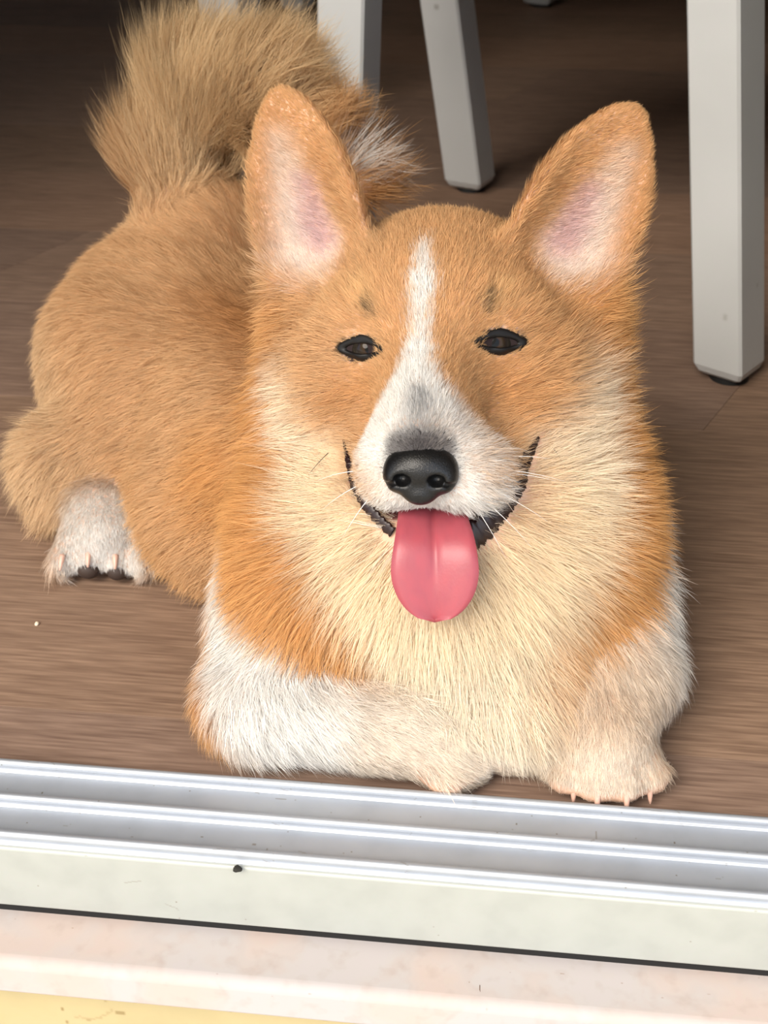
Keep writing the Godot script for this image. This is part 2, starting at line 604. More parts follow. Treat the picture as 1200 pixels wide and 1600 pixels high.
func lump(r: Vector3, seed_: int) -> ArrayMesh:
	# a small uneven crumb
	var n := FastNoiseLite.new()
	n.seed = seed_
	n.frequency = 0.9
	var sp := SphereMesh.new()
	sp.radius = 1.0
	sp.height = 2.0
	sp.radial_segments = 14
	sp.rings = 8
	var st := SurfaceTool.new()
	st.create_from(sp, 0)
	var arr := st.commit_to_arrays()
	var vs: PackedVector3Array = arr[Mesh.ARRAY_VERTEX]
	for i in vs.size():
		vs[i] = vs[i] * (1.0 + 0.45 * n.get_noise_3dv(vs[i])) * r
	arr[Mesh.ARRAY_VERTEX] = vs
	var am := ArrayMesh.new()
	am.add_surface_from_arrays(Mesh.PRIMITIVE_TRIANGLES, arr)
	var s2 := SurfaceTool.new()
	s2.create_from(am, 0)
	s2.generate_normals()
	return s2.commit()

func build_debris() -> void:
	m_std("crumb", Color(0.86, 0.80, 0.70), 0.8)
	m_std("dirt", Color(0.13, 0.12, 0.10), 0.9)
	var a := put("crumb", lump(Vector3(0.0013, 0.0010, 0.0018), 3), mat.crumb, self, Transform3D(Basis(), ground_at(-0.2135, 0.6799) + Vector3(0, 0.0008, 0)))
	meta(a, "tiny pale crumb lying on the wood floor beside the dog", "crumb")
	var b := put("dirt_clump", lump(Vector3(0.0022, 0.0016, 0.0018), 8), mat.dirt, self, Transform3D(Basis(), ground_at(-0.0708, 0.4727) + Vector3(0, 0.0058, 0)))
	meta(b, "small dark clump of dirt on the front edge of the aluminium sill", "dirt")

# ---------------------------------------------------------------- the dog: a field of joined shapes, meshed as surface nets
# Built in its own axes: x to the dog's left, y up, z the way it faces; the origin is the point of the floor below the camera, the node is set back onto it.
const DOG_ORIGIN := Vector3(-0.02, 0.0, -0.74)
var P_T := PackedInt32Array()
var P_A := PackedVector3Array()
var P_B := PackedVector3Array()
var P_R := PackedVector3Array()
var P_I: Array[Basis] = []
var P_K := PackedFloat32Array()
var carve_from := 0
var tail_line := PackedVector3Array([Vector3(-0.150, 0.140, -0.965), Vector3(-0.150, 0.190, -0.985), Vector3(-0.132, 0.232, -0.985), Vector3(-0.088, 0.246, -0.965), Vector3(-0.047, 0.224, -0.945), Vector3(-0.014, 0.197, -0.930)])
var HB := Basis()            # axes of the head: right, up, forward
var HO := Vector3(0.0235, 0.208, -0.640)

func cone(a: Vector3, ra: float, b: Vector3, rb: float, k := 0.02) -> void:
	P_T.append(0); P_A.append(a); P_B.append(b); P_R.append(Vector3(ra, rb, 0)); P_I.append(Basis()); P_K.append(k)

func blob(c: Vector3, r: Vector3, b := Basis(), k := 0.02) -> void:
	P_T.append(1); P_A.append(c); P_B.append(Vector3.ZERO); P_R.append(r); P_I.append(b.inverse()); P_K.append(k)

func ear(base: Vector3, b: Basis, len_: float, half: float, cup: float, k := 0.012) -> void:
	P_T.append(2); P_A.append(base); P_B.append(Vector3(len_, half, cup)); P_R.append(Vector3.ZERO); P_I.append(b.inverse()); P_K.append(k)

func sd(i: int, p: Vector3) -> float:
	match P_T[i]:
		0:
			var a := P_A[i]
			var pa := p - a
			var ba := P_B[i] - a
			var h := clampf(pa.dot(ba) / ba.length_squared(), 0.0, 1.0)
			var r := P_R[i]
			return (pa - ba * h).length() - lerpf(r.x, r.y, h)
		1:
			var q := P_I[i] * (p - P_A[i])
			var r := P_R[i]
			var k0 := (q / r).length()
			var k1 := (q / (r * r)).length()
			if k1 < 1e-6:
				return -minf(r.x, minf(r.y, r.z))
			return k0 * (k0 - 1.0) / k1
		_:
			# ear: a cupped leaf. local x across, y from base to tip, z out of the hollow side
			var q := P_I[i] * (p - P_A[i])
			var b := P_B[i]
			var t := q.y / b.x
			var tc := clampf(t, 0.0, 1.0)
			var w := b.y * pow(maxf(0.0, 1.0 - pow(tc, 2.4)), 0.55) * (0.92 + 0.25 * tc * (1.0 - tc) * 4.0 * 0.35)
			var out := maxf((absf(q.x) - w) * 0.85, maxf(-q.y, q.y - b.x)) + 0.0035
			var mid := b.z * (q.x * q.x) / (b.y * b.y) * (1.0 - 0.35 * tc) - b.z * 0.5 + 0.006 * tc * tc
			var dz := (absf(q.z - mid) - 0.0004) * 0.9
			return sqrt(maxf(out, 0.0) ** 2 + maxf(dz, 0.0) ** 2) + minf(maxf(out, dz), 0.0) - 0.0040

func field(p: Vector3, list: PackedInt32Array) -> float:
	var d := 1.0
	for i in list:
		var e := sd(i, p)
		if i >= carve_from:
			var k := P_K[i]
			var h := maxf(k - absf(d + e), 0.0) / k
			d = maxf(d, -e) + h * h * k * 0.25
		else:
			var k := P_K[i]
			var h := maxf(k - absf(d - e), 0.0) / k
			d = minf(d, e) - h * h * k * 0.25
	# the floor flattens what lies on it
	var f := 0.0015 - p.y
	var hf := maxf(0.008 - absf(d - f), 0.0) / 0.008
	return maxf(d, f) + hf * hf * 0.002

const C0 := Vector3(0.030, 0.0, -0.680)
const AX := Vector3(-0.613, 0.0, -0.790)     # from chest to rump
const PL := Vector3(-0.790, 0.0, 0.613)      # to the dog's right side
func bd(t: float, q: float, h: float) -> Vector3:
	return C0 + AX * t + PL * q + Vector3.UP * h

func hd(r: float, u: float, f: float) -> Vector3:
	return HO + HB * Vector3(r, u, f)

func head_axes() -> void:
	var y := deg_to_rad(7.0)
	var fh := Vector3(-sin(y), 0, cos(y))
	var pit := deg_to_rad(9.0)
	var f := fh * cos(pit) + Vector3.UP * sin(pit)
	var r := Vector3(cos(y), 0, sin(y))
	var roll := deg_to_rad(2.2)
	var u := f.cross(r)
	r = r.rotated(f, roll)
	u = u.rotated(f, roll)
	HB = Basis(r, u, f)

func ear_axes(tip: Vector3, outer: Vector3, inner: Vector3) -> Array:
	var base := (outer + inner) * 0.5
	var y := (tip - base).normalized()
	var x := (outer - inner)
	x = (x - y * x.dot(y)).normalized()
	var z := x.cross(y).normalized()
	return [base, Basis(x, y, z), tip.distance_to(base)]

var ears := []
func dog_shape() -> void:
	head_axes()
	var tb := Basis(PL, Vector3.UP, AX)
	# trunk
	blob(bd(0.09, 0.0, 0.080), Vector3(0.096, 0.082, 0.185), tb, 0.03)
	blob(bd(0.285, -0.010, 0.078), Vector3(0.086, 0.082, 0.130), tb, 0.03)
	blob(bd(0.13, 0.066, 0.043), Vector3(0.050, 0.043, 0.085), tb, 0.03)
	blob(Vector3(0.038, 0.075, -0.640), Vector3(0.094, 0.088, 0.086), Basis(), 0.03)
	blob(Vector3(0.066, 0.026, -0.580), Vector3(0.050, 0.042, 0.047), Basis(), 0.025)
	# shoulders
	blob(Vector3(0.110, 0.070, -0.648), Vector3(0.042, 0.066, 0.058), Basis(), 0.025)
	blob(Vector3(-0.046, 0.066, -0.628), Vector3(0.042, 0.064, 0.060), Basis(), 0.025)
	# thigh, shank and hock on the dog's right; thigh on the left
	blob(bd(0.275, 0.054, 0.070), Vector3(0.048, 0.072, 0.090), tb, 0.02)
	blob(bd(0.275, -0.070, 0.068), Vector3(0.046, 0.066, 0.090), tb, 0.02)
	cone(bd(0.235, 0.080, 0.045), 0.040, Vector3(-0.215, 0.040, -0.810), 0.034, 0.025)
	cone(Vector3(-0.218, 0.030, -0.812), 0.026, Vector3(-0.220, 0.018, -0.790), 0.012, 0.012)
	cone(Vector3(-0.210, 0.022, -0.800), 0.020, Vector3(-0.184, 0.028, -0.762), 0.018, 0.012)
	# neck and ruff
	cone(hd(0, -0.035, -0.085), 0.070, Vector3(0.040, 0.105, -0.690), 0.095, 0.04)
	blob(hd(0.0, -0.085, -0.062), Vector3(0.086, 0.066, 0.058), HB, 0.03)
	# front legs
	cone(Vector3(-0.056, 0.042, -0.605), 0.038, Vector3(-0.066, 0.030, -0.575), 0.030, 0.02)
	cone(Vector3(-0.066, 0.029, -0.572), 0.028, Vector3(-0.004, 0.025, -0.556), 0.022, 0.015)
	cone(Vector3(-0.004, 0.024, -0.556), 0.022, Vector3(0.028, 0.018, -0.552), 0.018, 0.012)
	cone(Vector3(0.118, 0.046, -0.625), 0.040, Vector3(0.128, 0.034, -0.588), 0.028, 0.02)
	cone(Vector3(0.128, 0.034, -0.588), 0.027, Vector3(0.117, 0.027, -0.550), 0.022, 0.015)
	# skull
	blob(hd(0, 0.006, -0.066), Vector3(0.060, 0.047, 0.062), HB, 0.02)
	blob(hd(0, 0.010, -0.020), Vector3(0.043, 0.029, 0.034), HB, 0.02)
	for s: float in [-1.0, 1.0]:
		blob(hd(0.036 * s, 0.008, -0.022), Vector3(0.018, 0.015, 0.018), HB, 0.015)
		blob(hd(0.070 * s, 0.000, -0.074), Vector3(0.026, 0.036, 0.024), HB, 0.02)
		blob(hd(0.042 * s, -0.028, -0.038), Vector3(0.032, 0.036, 0.040), HB, 0.02)
		blob(hd(0.060 * s, -0.050, -0.070), Vector3(0.036, 0.050, 0.040), HB, 0.025)
		# lips
		blob(hd(-0.0115 if s < 0.0 else 0.0195, -0.050, 0.050), Vector3(0.0190 if s < 0.0 else 0.0205, 0.0185, 0.028), HB, 0.010)
	cone(hd(0, -0.018, -0.012), 0.031, hd(0.001, -0.037, 0.056), 0.0215, 0.018)
	cone(hd(0, 0.002, -0.010), 0.017, hd(0.001, -0.026, 0.070), 0.0120, 0.012)
	# lower jaw
	cone(hd(0, -0.066, -0.020), 0.030, hd(0.002, -0.083, 0.038), 0.0150, 0.012)
	# ears
	for s: float in [-1.0, 1.0]:
		var tip := hd(-0.086, 0.119, -0.066) if s < 0 else hd(0.101, 0.109, -0.062)
		var e := ear_axes(tip, hd(0.094 * s, 0.012, -0.062), hd(0.034 * s, 0.052, -0.048))
		var b: Basis = e[1]
		if s < 0:
			b = Basis(b.x, b.y, -b.z)   # hollow side forward on both
		var z := b.z
		if z.dot(HB.z) < 0: z = -z
		b = Basis(b.x, b.y, z)
		ears.append([e[0], b, e[2]])
		ear(e[0] - b.y * 0.012, b, e[2] + 0.012, 0.034, 0.016)
	# tail: up from the rump and curled over to the left of the dog
	blob(Vector3(-0.118, 0.150, -0.950), Vector3(0.040, 0.036, 0.040), Basis(), 0.02)
	var tr := [0.034, 0.027, 0.024, 0.020, 0.016, 0.012]
	for i in 5:
		cone(tail_line[i], tr[i], tail_line[i + 1], tr[i + 1], 0.02)
	# paws: each toe is a lobe
	paw(Vector3(0.116, 0.0, -0.538), Vector3(0.0, 0, 1), 0.0215)
	paw(Vector3(0.034, 0.0, -0.549), Vector3(0.92, 0, 0.39).normalized(), 0.018)
	# the hind paw stands on its edge, pads turned to the front
	cone(Vector3(-0.184, 0.028, -0.764), 0.022, Vector3(-0.181, 0.024, -0.746), 0.022, 0.012)
	for q in [[-0.205, 0.017], [-0.189, 0.0185], [-0.171, 0.0175], [-0.157, 0.016]]:
		cone(Vector3(-0.183 + (q[0] + 0.183) * 0.6, 0.026, -0.758), 0.013, Vector3(q[0], q[1] - 0.004, -0.731), 0.0095, 0.0035)
	carve_from = P_T.size()
	# the open mouth between lip and jaw
	blob(hd(0.002, -0.0690, 0.030), Vector3(0.040, 0.0075, 0.060), HB * Basis(Vector3.RIGHT, deg_to_rad(6.0)), 0.006)

func paw(at: Vector3, dir: Vector3, w: float) -> void:
	var side := dir.cross(Vector3.UP).normalized()
	cone(at - dir * 0.020 + Vector3(0, 0.024, 0), 0.021, at + Vector3(0, 0.020, 0) - dir * 0.004, 0.020, 0.014)
	for k in 4:
		var s := (k - 1.5) / 1.5
		var fwd := 0.013 - 0.007 * s * s
		cone(at + side * (s * w * 0.62) + Vector3(0, 0.0185, 0) - dir * 0.006, 0.0125, at + side * (s * w) + dir * fwd + Vector3(0, 0.0115, 0), 0.0105, 0.0055)

# where the eyes sit on the face, and the axes of the opening (x along it, z out of it)
var eye_skin := {}
func eye_on(s: float) -> Vector3:
	return eye_skin[s]

func lid_axes(s: float) -> Basis:
	var z := (HB * Vector3(0.36 * s, 0.22, 0.90)).normalized()
	var x := HB.x
	x = (x - z * x.dot(z)).normalized()
	return Basis(x, z.cross(x), z)

func to_skin(p: Vector3, dir: Vector3, list: PackedInt32Array) -> Vector3:
	for k in 40:
		var d := field(p, list)
		p += dir * d * 0.8
		if absf(d) < 0.0001: break
	return p

func place_eyes() -> void:
	var all := PackedInt32Array()
	for i in P_T.size(): all.append(i)
	for s: float in [-1.0, 1.0]:
		var z := lid_axes(s).z
		var c := hd(-0.0352, -0.0030, 0.006) if s < 0.0 else hd(0.0366, 0.0012, 0.006)
		eye_skin[s] = to_skin(c + z * 0.02, -z, all)

const CELL := 0.003
const BLK := 8
var g_lo := Vector3(-0.345, -0.003, -1.125)
var g_n := Vector3i(192, 120, 216)          # samples, a multiple of BLK each
var blocks: Array = []
var results: Array = []

func eval_block(n: int) -> void:
	var b: Vector3i = blocks[n][0]
	var list: PackedInt32Array = blocks[n][1]
	var out := PackedFloat32Array()
	out.resize(BLK * BLK * BLK)
	var o := 0
	for z in BLK:
		for y in BLK:
			for x in BLK:
				out[o] = field(g_lo + Vector3(b * BLK + Vector3i(x, y, z)) * CELL, list)
				o += 1
	results[n] = out

var V := PackedVector3Array()
var N := PackedVector3Array()
var F := PackedInt32Array()

func mesh_dog() -> void:
	var nb := g_n / BLK
	var rad := CELL * BLK * 0.5 * 1.7321
	for z in nb.z:
		for y in nb.y:
			for x in nb.x:
				var c := g_lo + (Vector3(x, y, z) * BLK + Vector3.ONE * (BLK * 0.5 - 0.5)) * CELL
				var near := PackedInt32Array()
				var best := 1.0
				for i in P_T.size():
					var e := sd(i, c)
					if e < rad * 1.15 + P_K[i]:
						near.append(i)
					if i < carve_from:
						best = minf(best, e)
				if best < rad * 1.3 + 0.010:
					if absf(field(c, near)) < rad * 1.25 + 0.002:
						blocks.append([Vector3i(x, y, z), near])
	results.resize(blocks.size())
	var id := WorkerThreadPool.add_group_task(eval_block, blocks.size())
	WorkerThreadPool.wait_for_group_task_completion(id)
	var total := g_n.x * g_n.y * g_n.z
	var val := PackedFloat32Array()
	val.resize(total)
	val.fill(9.0)
	for n in blocks.size():
		var b: Vector3i = blocks[n][0]
		var r: PackedFloat32Array = results[n]
		var o := 0
		for z in BLK:
			for y in BLK:
				var at := (b.x * BLK) + g_n.x * ((b.y * BLK + y) + g_n.y * (b.z * BLK + z))
				for x in BLK:
					val[at + x] = r[o]
					o += 1
	var vid := PackedInt32Array()
	vid.resize(total)
	vid.fill(-1)
	var sx := 1
	var sy := g_n.x
	var sz := g_n.x * g_n.y
	var co := [0, sx, sy, sx + sy, sz, sx + sz, sy + sz, sx + sy + sz]
	var off := [Vector3(0, 0, 0), Vector3(1, 0, 0), Vector3(0, 1, 0), Vector3(1, 1, 0), Vector3(0, 0, 1), Vector3(1, 0, 1), Vector3(0, 1, 1), Vector3(1, 1, 1)]
	var ed := [[0, 1], [2, 3], [4, 5], [6, 7], [0, 2], [1, 3], [4, 6], [5, 7], [0, 4], [1, 5], [2, 6], [3, 7]]
	var active := []
	for n in blocks.size():
		var b: Vector3i = blocks[n][0]
		for z in BLK:
			for y in BLK:
				for x in BLK:
					var i := b.x * BLK + x
					var j := b.y * BLK + y
					var k := b.z * BLK + z
					if i >= g_n.x - 1 or j >= g_n.y - 1 or k >= g_n.z - 1:
						continue
					var at := i + sy * j + sz * k
					var neg := 0
					var big := false
					for q in 8:
						var v := val[at + co[q]]
						if v > 8.0:
							big = true
							break
						if v < 0.0:
							neg += 1
					if big or neg == 0 or neg == 8:
						continue
					var sum := Vector3.ZERO
					var cnt := 0
					for e in ed:
						var va := val[at + co[e[0]]]
						var vb := val[at + co[e[1]]]
						if (va < 0.0) != (vb < 0.0):
							sum += off[e[0]].lerp(off[e[1]], va / (va - vb))
							cnt += 1
					vid[at] = V.size()
					V.append(g_lo + (Vector3(i, j, k) + sum / cnt) * CELL)
					active.append(at)
	for at in active:
		var v0 := val[at]
		for ax in 3:
			var s: int = [sx, sy, sz][ax]
			var v1 := val[at + s]
			if v1 > 8.0 or (v0 < 0.0) == (v1 < 0.0):
				continue
			var u: int = [sy, sz, sx][ax]
			var w: int = [sz, sx, sy][ax]
			if at - u - w < 0:
				continue
			var a := vid[at]
			var b := vid[at - u]
			var c := vid[at - u - w]
			var d := vid[at - w]
			if a < 0 or b < 0 or c < 0 or d < 0:
				continue
			if v0 < 0.0:
				F.append_array(PackedInt32Array([a, c, b, a, d, c]))
			else:
				F.append_array(PackedInt32Array([a, b, c, a, c, d]))
	N.resize(V.size())
	N.fill(Vector3.ZERO)
	for i in range(0, F.size(), 3):
		var n := (V[F[i + 2]] - V[F[i]]).cross(V[F[i + 1]] - V[F[i]])
		N[F[i]] += n
		N[F[i + 1]] += n
		N[F[i + 2]] += n
	for i in N.size():
		N[i] = N[i].normalized()
	print("dog mesh: ", V.size(), " vertices, ", F.size() / 3, " triangles, ", blocks.size(), " blocks")

# ---------------------------------------------------------------- coat: colour, length and lie of the hair, laid down as soft strokes in space
var S_A := PackedVector3Array()
var S_B := PackedVector3Array()
var S_R := PackedVector3Array()       # radius at a, radius at b, softness
var S_C := PackedColorArray()         # linear colour, alpha is strength
var L_A := PackedVector3Array()
var L_B := PackedVector3Array()
var L_R := PackedVector3Array()
var L_V := PackedFloat32Array()       # hair length
var D_A := PackedVector3Array()
var D_B := PackedVector3Array()
var D_R := PackedVector3Array()
var D_V := PackedVector3Array()       # lie of the hair
var bare := []                        # [a, b, radius]: no hair grows here

func dye(a: Vector3, ra: float, b: Vector3, rb: float, soft: float, c: Color) -> void:
	S_A.append(a); S_B.append(b); S_R.append(Vector3(ra, rb, soft)); var l := c.srgb_to_linear(); l.a = c.a; S_C.append(l)

func hair_len(a: Vector3, ra: float, b: Vector3, rb: float, soft: float, v: float) -> void:
	L_A.append(a); L_B.append(b); L_R.append(Vector3(ra, rb, soft)); L_V.append(v)

func lie(a: Vector3, ra: float, b: Vector3, rb: float, soft: float, v: Vector3) -> void:
	D_A.append(a); D_B.append(b); D_R.append(Vector3(ra, rb, soft)); D_V.append(v.normalized())

func cap_w(p: Vector3, a: Vector3, b: Vector3, r: Vector3) -> float:
	var pa := p - a
	var ba := b - a
	var h := clampf(pa.dot(ba) / maxf(ba.length_squared(), 1e-12), 0.0, 1.0)
	var d := (pa - ba * h).length() - lerpf(r.x, r.y, h)
	if d > r.z: return 0.0
	if d < -r.z: return 1.0
	var t := 0.5 - 0.5 * d / r.z
	return t * t * (3.0 - 2.0 * t)

func coat_color(p: Vector3) -> Color:
	var c := ORANGE
	for i in S_A.size():
		var w := cap_w(p, S_A[i], S_B[i], S_R[i])
		if w > 0.0:
			c = c.lerp(S_C[i], w * S_C[i].a)
	return c

var ORANGE := Color(0.885, 0.71, 0.51).srgb_to_linear()

func coat_plan() -> void:
	var tan_ := Color(0.87, 0.715, 0.54)
	var pale_tan := Color(0.885, 0.765, 0.61)
	var deep := Color(0.875, 0.675, 0.44)
	var cream := Color(0.965, 0.895, 0.775)
	var pale := Color(0.98, 0.925, 0.835)
	var chest := Color(0.95, 0.905, 0.825)
	var white := Color(0.955, 0.945, 0.925)
	var paw_white := Color(0.94, 0.895, 0.835)
	# trunk
	dye(bd(0.10, 0.02, 0.10), 0.16, bd(0.40, 0.0, 0.10), 0.16, 0.05, tan_)
	dye(bd(0.16, 0.10, 0.03), 0.035, bd(0.12, 0.11, 0.02), 0.03, 0.03, Color(0.86, 0.69, 0.49))
	dye(Vector3(-0.245, 0.09, -0.86), 0.035, Vector3(-0.225, 0.030, -0.79), 0.048, 0.030, pale_tan)
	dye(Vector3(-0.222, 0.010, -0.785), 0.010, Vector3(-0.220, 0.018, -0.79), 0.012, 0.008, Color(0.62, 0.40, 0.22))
	dye(bd(0.20, 0.02, 0.16), 0.02, bd(0.05, 0.03, 0.16), 0.03, 0.03, Color(0.74, 0.53, 0.33))
	# deep orange collar on both sides of the ruff
	dye(Vector3(-0.105, 0.110, -0.68), 0.035, Vector3(-0.070, 0.092, -0.60), 0.030, 0.022, deep)
	dye(Vector3(-0.070, 0.092, -0.60), 0.030, Vector3(-0.010, 0.066, -0.555), 0.018, 0.016, deep)
	dye(Vector3(0.135, 0.130, -0.665), 0.040, Vector3(0.112, 0.085, -0.59), 0.020, 0.020, deep)
	dye(hd(0.092, -0.03, -0.06), 0.018, hd(0.085, 0.01, -0.05), 0.010, 0.02, deep)
	dye(hd(-0.095, -0.04, -0.06), 0.018, hd(-0.085, 0.00, -0.05), 0.010, 0.02, deep)
	# cream throat and chest
	dye(Vector3(-0.036, 0.136, -0.606), 0.020, Vector3(0.020, 0.095, -0.560), 0.034, 0.022, cream)
	dye(Vector3(0.100, 0.136, -0.610), 0.024, Vector3(0.050, 0.095, -0.560), 0.034, 0.022, cream)
	dye(Vector3(0.030, 0.110, -0.57), 0.040, Vector3(0.035, 0.060, -0.545), 0.036, 0.025, cream)
	dye(Vector3(0.035, 0.050, -0.545), 0.040, Vector3(0.060, 0.020, -0.545), 0.040, 0.030, chest)
	# white shoulders, legs and paws
	dye(Vector3(-0.092, 0.085, -0.612), 0.016, Vector3(-0.060, 0.050, -0.560), 0.030, 0.016, white)
	dye(Vector3(-0.060, 0.030, -0.560), 0.034, Vector3(0.000, 0.022, -0.545), 0.030, 0.018, white)
	dye(Vector3(0.005, 0.022, -0.545), 0.028, Vector3(0.050, 0.015, -0.545), 0.024, 0.016, paw_white)
	dye(Vector3(-0.108, 0.062, -0.600), 0.018, Vector3(-0.106, 0.025, -0.556), 0.022, 0.007, Color(0.85, 0.67, 0.47))
	dye(Vector3(0.150, 0.085, -0.640), 0.024, Vector3(0.142, 0.040, -0.600), 0.040, 0.022, white)
	dye(Vector3(0.120, 0.030, -0.570), 0.034, Vector3(0.116, 0.015, -0.530), 0.034, 0.016, paw_white)
	dye(Vector3(-0.180, 0.022, -0.735), 0.034, Vector3(-0.182, 0.028, -0.748), 0.030, 0.012, white)
	# face: cream cheeks, white blaze and muzzle
	for s: float in [-1.0, 1.0]:
		dye(hd(0.078 * s, -0.036, -0.025), 0.015, hd(0.066 * s, -0.066, 0.005), 0.020, 0.018, pale)
		dye(hd(0.046 * s, -0.062, 0.012), 0.010, hd(0.060 * s, -0.085, 0.020), 0.014, 0.014, cream)
		dye(hd(0.030 * s, 0.020, 0.002), 0.004, hd(0.036 * s, 0.026, -0.006), 0.004, 0.007, Color(0.93, 0.79, 0.58, 0.7))
	var band_l := [[hd(-0.108, -0.030, -0.056), 0.016], [hd(-0.084, -0.078, 0.002), 0.020], [hd(-0.080, -0.112, 0.044), 0.024], [hd(-0.036, -0.146, 0.058), 0.011]]
	var band_r := [[hd(0.106, -0.028, -0.052), 0.016], [hd(0.105, -0.080, -0.014), 0.020], [hd(0.100, -0.115, 0.012), 0.017], [hd(0.091, -0.146, 0.026), 0.008]]
	for band in [band_l, band_r]:
		for k in 3:
			dye(band[k][0], band[k][1], band[k + 1][0], band[k + 1][1], 0.011, deep)
	for s: float in [-1.0, 1.0]:
		dye(hd(0.034 * s, -0.022, 0.010), 0.008, hd(0.040 * s, -0.030, 0.002), 0.006, 0.012, Color(0.86, 0.64, 0.40, 0.6))
	dye(hd(-0.0055, 0.051, -0.030), 0.0015, hd(-0.0030, 0.029, 0.006), 0.0058, 0.0035, white)
	dye(hd(-0.0030, 0.029, 0.006), 0.0058, hd(-0.0035, 0.002, 0.036), 0.0068, 0.0035, white)
	dye(hd(-0.0035, 0.002, 0.036), 0.0068, hd(-0.0050, -0.012, 0.058), 0.0165, 0.005, white)
	dye(hd(-0.004, -0.030, 0.060), 0.027, hd(0.005, -0.053, 0.056), 0.034, 0.006, white)
	dye(hd(0.033, -0.030, 0.040), 0.004, hd(0.031, -0.020, 0.036), 0.008, 0.008, ORANGE_S)
	dye(hd(0.002, -0.026, 0.080), 0.006, hd(0.000, -0.006, 0.062), 0.0015, 0.0075, Color(0.40, 0.40, 0.42, 0.9))
	dye(hd(-0.006, -0.030, 0.080), 0.007, hd(0.011, -0.030, 0.080), 0.007, 0.004, Color(0.36, 0.33, 0.33, 0.75))
	dye(hd(-0.010, -0.063, 0.076), 0.002, hd(0.016, -0.062, 0.076), 0.002, 0.006, Color(0.45, 0.38, 0.35, 0.7))
	for s: float in [-1.0, 1.0]:
		dye(hd(0.0275 * s, 0.0150 if s < 0 else 0.0175, 0.006), 0.0026, hd(0.0300 * s, 0.0195 if s < 0 else 0.0215, 0.002), 0.0018, 0.0026, Color(0.22, 0.16, 0.12, 0.95))
		dye(eye_on(s) - lid_axes(s).x * (0.0100 * s), 0.0020, eye_on(s) + lid_axes(s).x * (0.0085 * s), 0.0042, 0.0026, Color(0.14, 0.095, 0.07, 0.9))
	# ears: orange rim, pale hair in the hollow, pink where it thins
	for e in ears:
		var o: Vector3 = e[0]
		var b: Basis = e[1]
		var ln: float = e[2]
		dye(o + b.y * (ln * 0.08) + b.z * 0.006 + b.x * 0.005, 0.020, o + b.y * (ln * 0.68) + b.z * 0.006 + b.x * 0.004, 0.007, 0.009, Color(0.96, 0.90, 0.85))
		dye(o + b.y * (ln * 0.10) - b.x * 0.003 + b.z * 0.002, 0.009, o + b.y * (ln * 0.40) - b.x * 0.004 + b.z * 0.002, 0.006, 0.008, Color(0.84, 0.68, 0.69, 0.8))
	# tail
	dye(tail_line[0] + Vector3(0, 0.03, 0), 0.02, tail_line[2], 0.05, 0.03, Color(0.90, 0.80, 0.645))
	dye(tail_line[2], 0.05, tail_line[3], 0.04, 0.03, Color(0.89, 0.78, 0.615))
	dye(tail_line[4], 0.018, tail_line[5], 0.020, 0.016, Color(0.76, 0.57, 0.37))
	dye(tail_line[5] + Vector3(-0.012, 0.016, 0.004), 0.006, tail_line[5] + Vector3(-0.002, 0.012, 0.004), 0.007, 0.005, white)

	# hair length
	hair_len(bd(0.10, 0, 0.1), 0.20, bd(0.40, 0, 0.1), 0.20, 0.02, 0.019)
	hair_len(Vector3(-0.235, 0.05, -0.82), 0.04, Vector3(-0.225, 0.03, -0.80), 0.04, 0.03, 0.026)
	hair_len(bd(0.10, 0.10, 0.05), 0.04, bd(0.06, 0.09, 0.02), 0.04, 0.03, 0.026)
	hair_len(hd(0, -0.07, -0.05), 0.11, Vector3(0.04, 0.07, -0.62), 0.10, 0.03, 0.031)
	hair_len(Vector3(-0.066, 0.03, -0.57), 0.035, Vector3(-0.01, 0.02, -0.555), 0.025, 0.02, 0.015)
	hair_len(Vector3(-0.002, 0.022, -0.550), 0.026, Vector3(0.060, 0.013, -0.546), 0.024, 0.014, 0.0050)
	hair_len(Vector3(0.126, 0.035, -0.585), 0.030, Vector3(0.116, 0.012, -0.528), 0.036, 0.016, 0.0058)
	hair_len(Vector3(-0.183, 0.025, -0.745), 0.036, Vector3(-0.180, 0.020, -0.730), 0.030, 0.010, 0.0055)
	hair_len(hd(0, 0.012, -0.050), 0.074, hd(0, -0.01, -0.01), 0.055, 0.022, 0.0105)
	hair_len(hd(0, 0.005, -0.02), 0.042, hd(0, -0.020, 0.02), 0.036, 0.020, 0.0072)
	hair_len(hd(0, -0.035, 0.040), 0.034, hd(0, -0.040, 0.070), 0.034, 0.014, 0.0042)
	for s: float in [-1.0, 1.0]:
		hair_len(hd(0.050 * s, -0.052, 0.010), 0.010, hd(0.030 * s, -0.080, 0.040), 0.010, 0.010, 0.0055)
		hair_len(eye_on(s), 0.013, eye_on(s), 0.013, 0.006, 0.0032)
	for e in ears:
		hair_len(e[0] + e[1].y * 0.022, 0.034, e[0] + e[1].y * (e[2] - 0.01), 0.030, 0.012, 0.0042)
		hair_len(e[0] + e[1].y * 0.018 + e[1].x * 0.004 + e[1].z * 0.004, 0.012, e[0] + e[1].y * 0.065 + e[1].x * 0.004 + e[1].z * 0.004, 0.006, 0.008, 0.0085)
		hair_len(e[0] + e[1].y * 0.020 - e[1].x * 0.022 + e[1].z * 0.006, 0.006, e[0] + e[1].y * 0.045 - e[1].x * 0.014 + e[1].z * 0.006, 0.006, 0.010, 0.011)
	for i in range(1, 5):
		hair_len(tail_line[i], 0.035, tail_line[i + 1], 0.03, 0.02, [0, 0.074, 0.064, 0.052, 0.040][i])

	# lie of the hair where it does not simply run away from the nose
	lie(bd(0.09, 0, 0.10), 0.13, bd(0.45, 0, 0.10), 0.16, 0.06, AX * 0.55 + Vector3.DOWN * 0.55 + PL * 0.25)
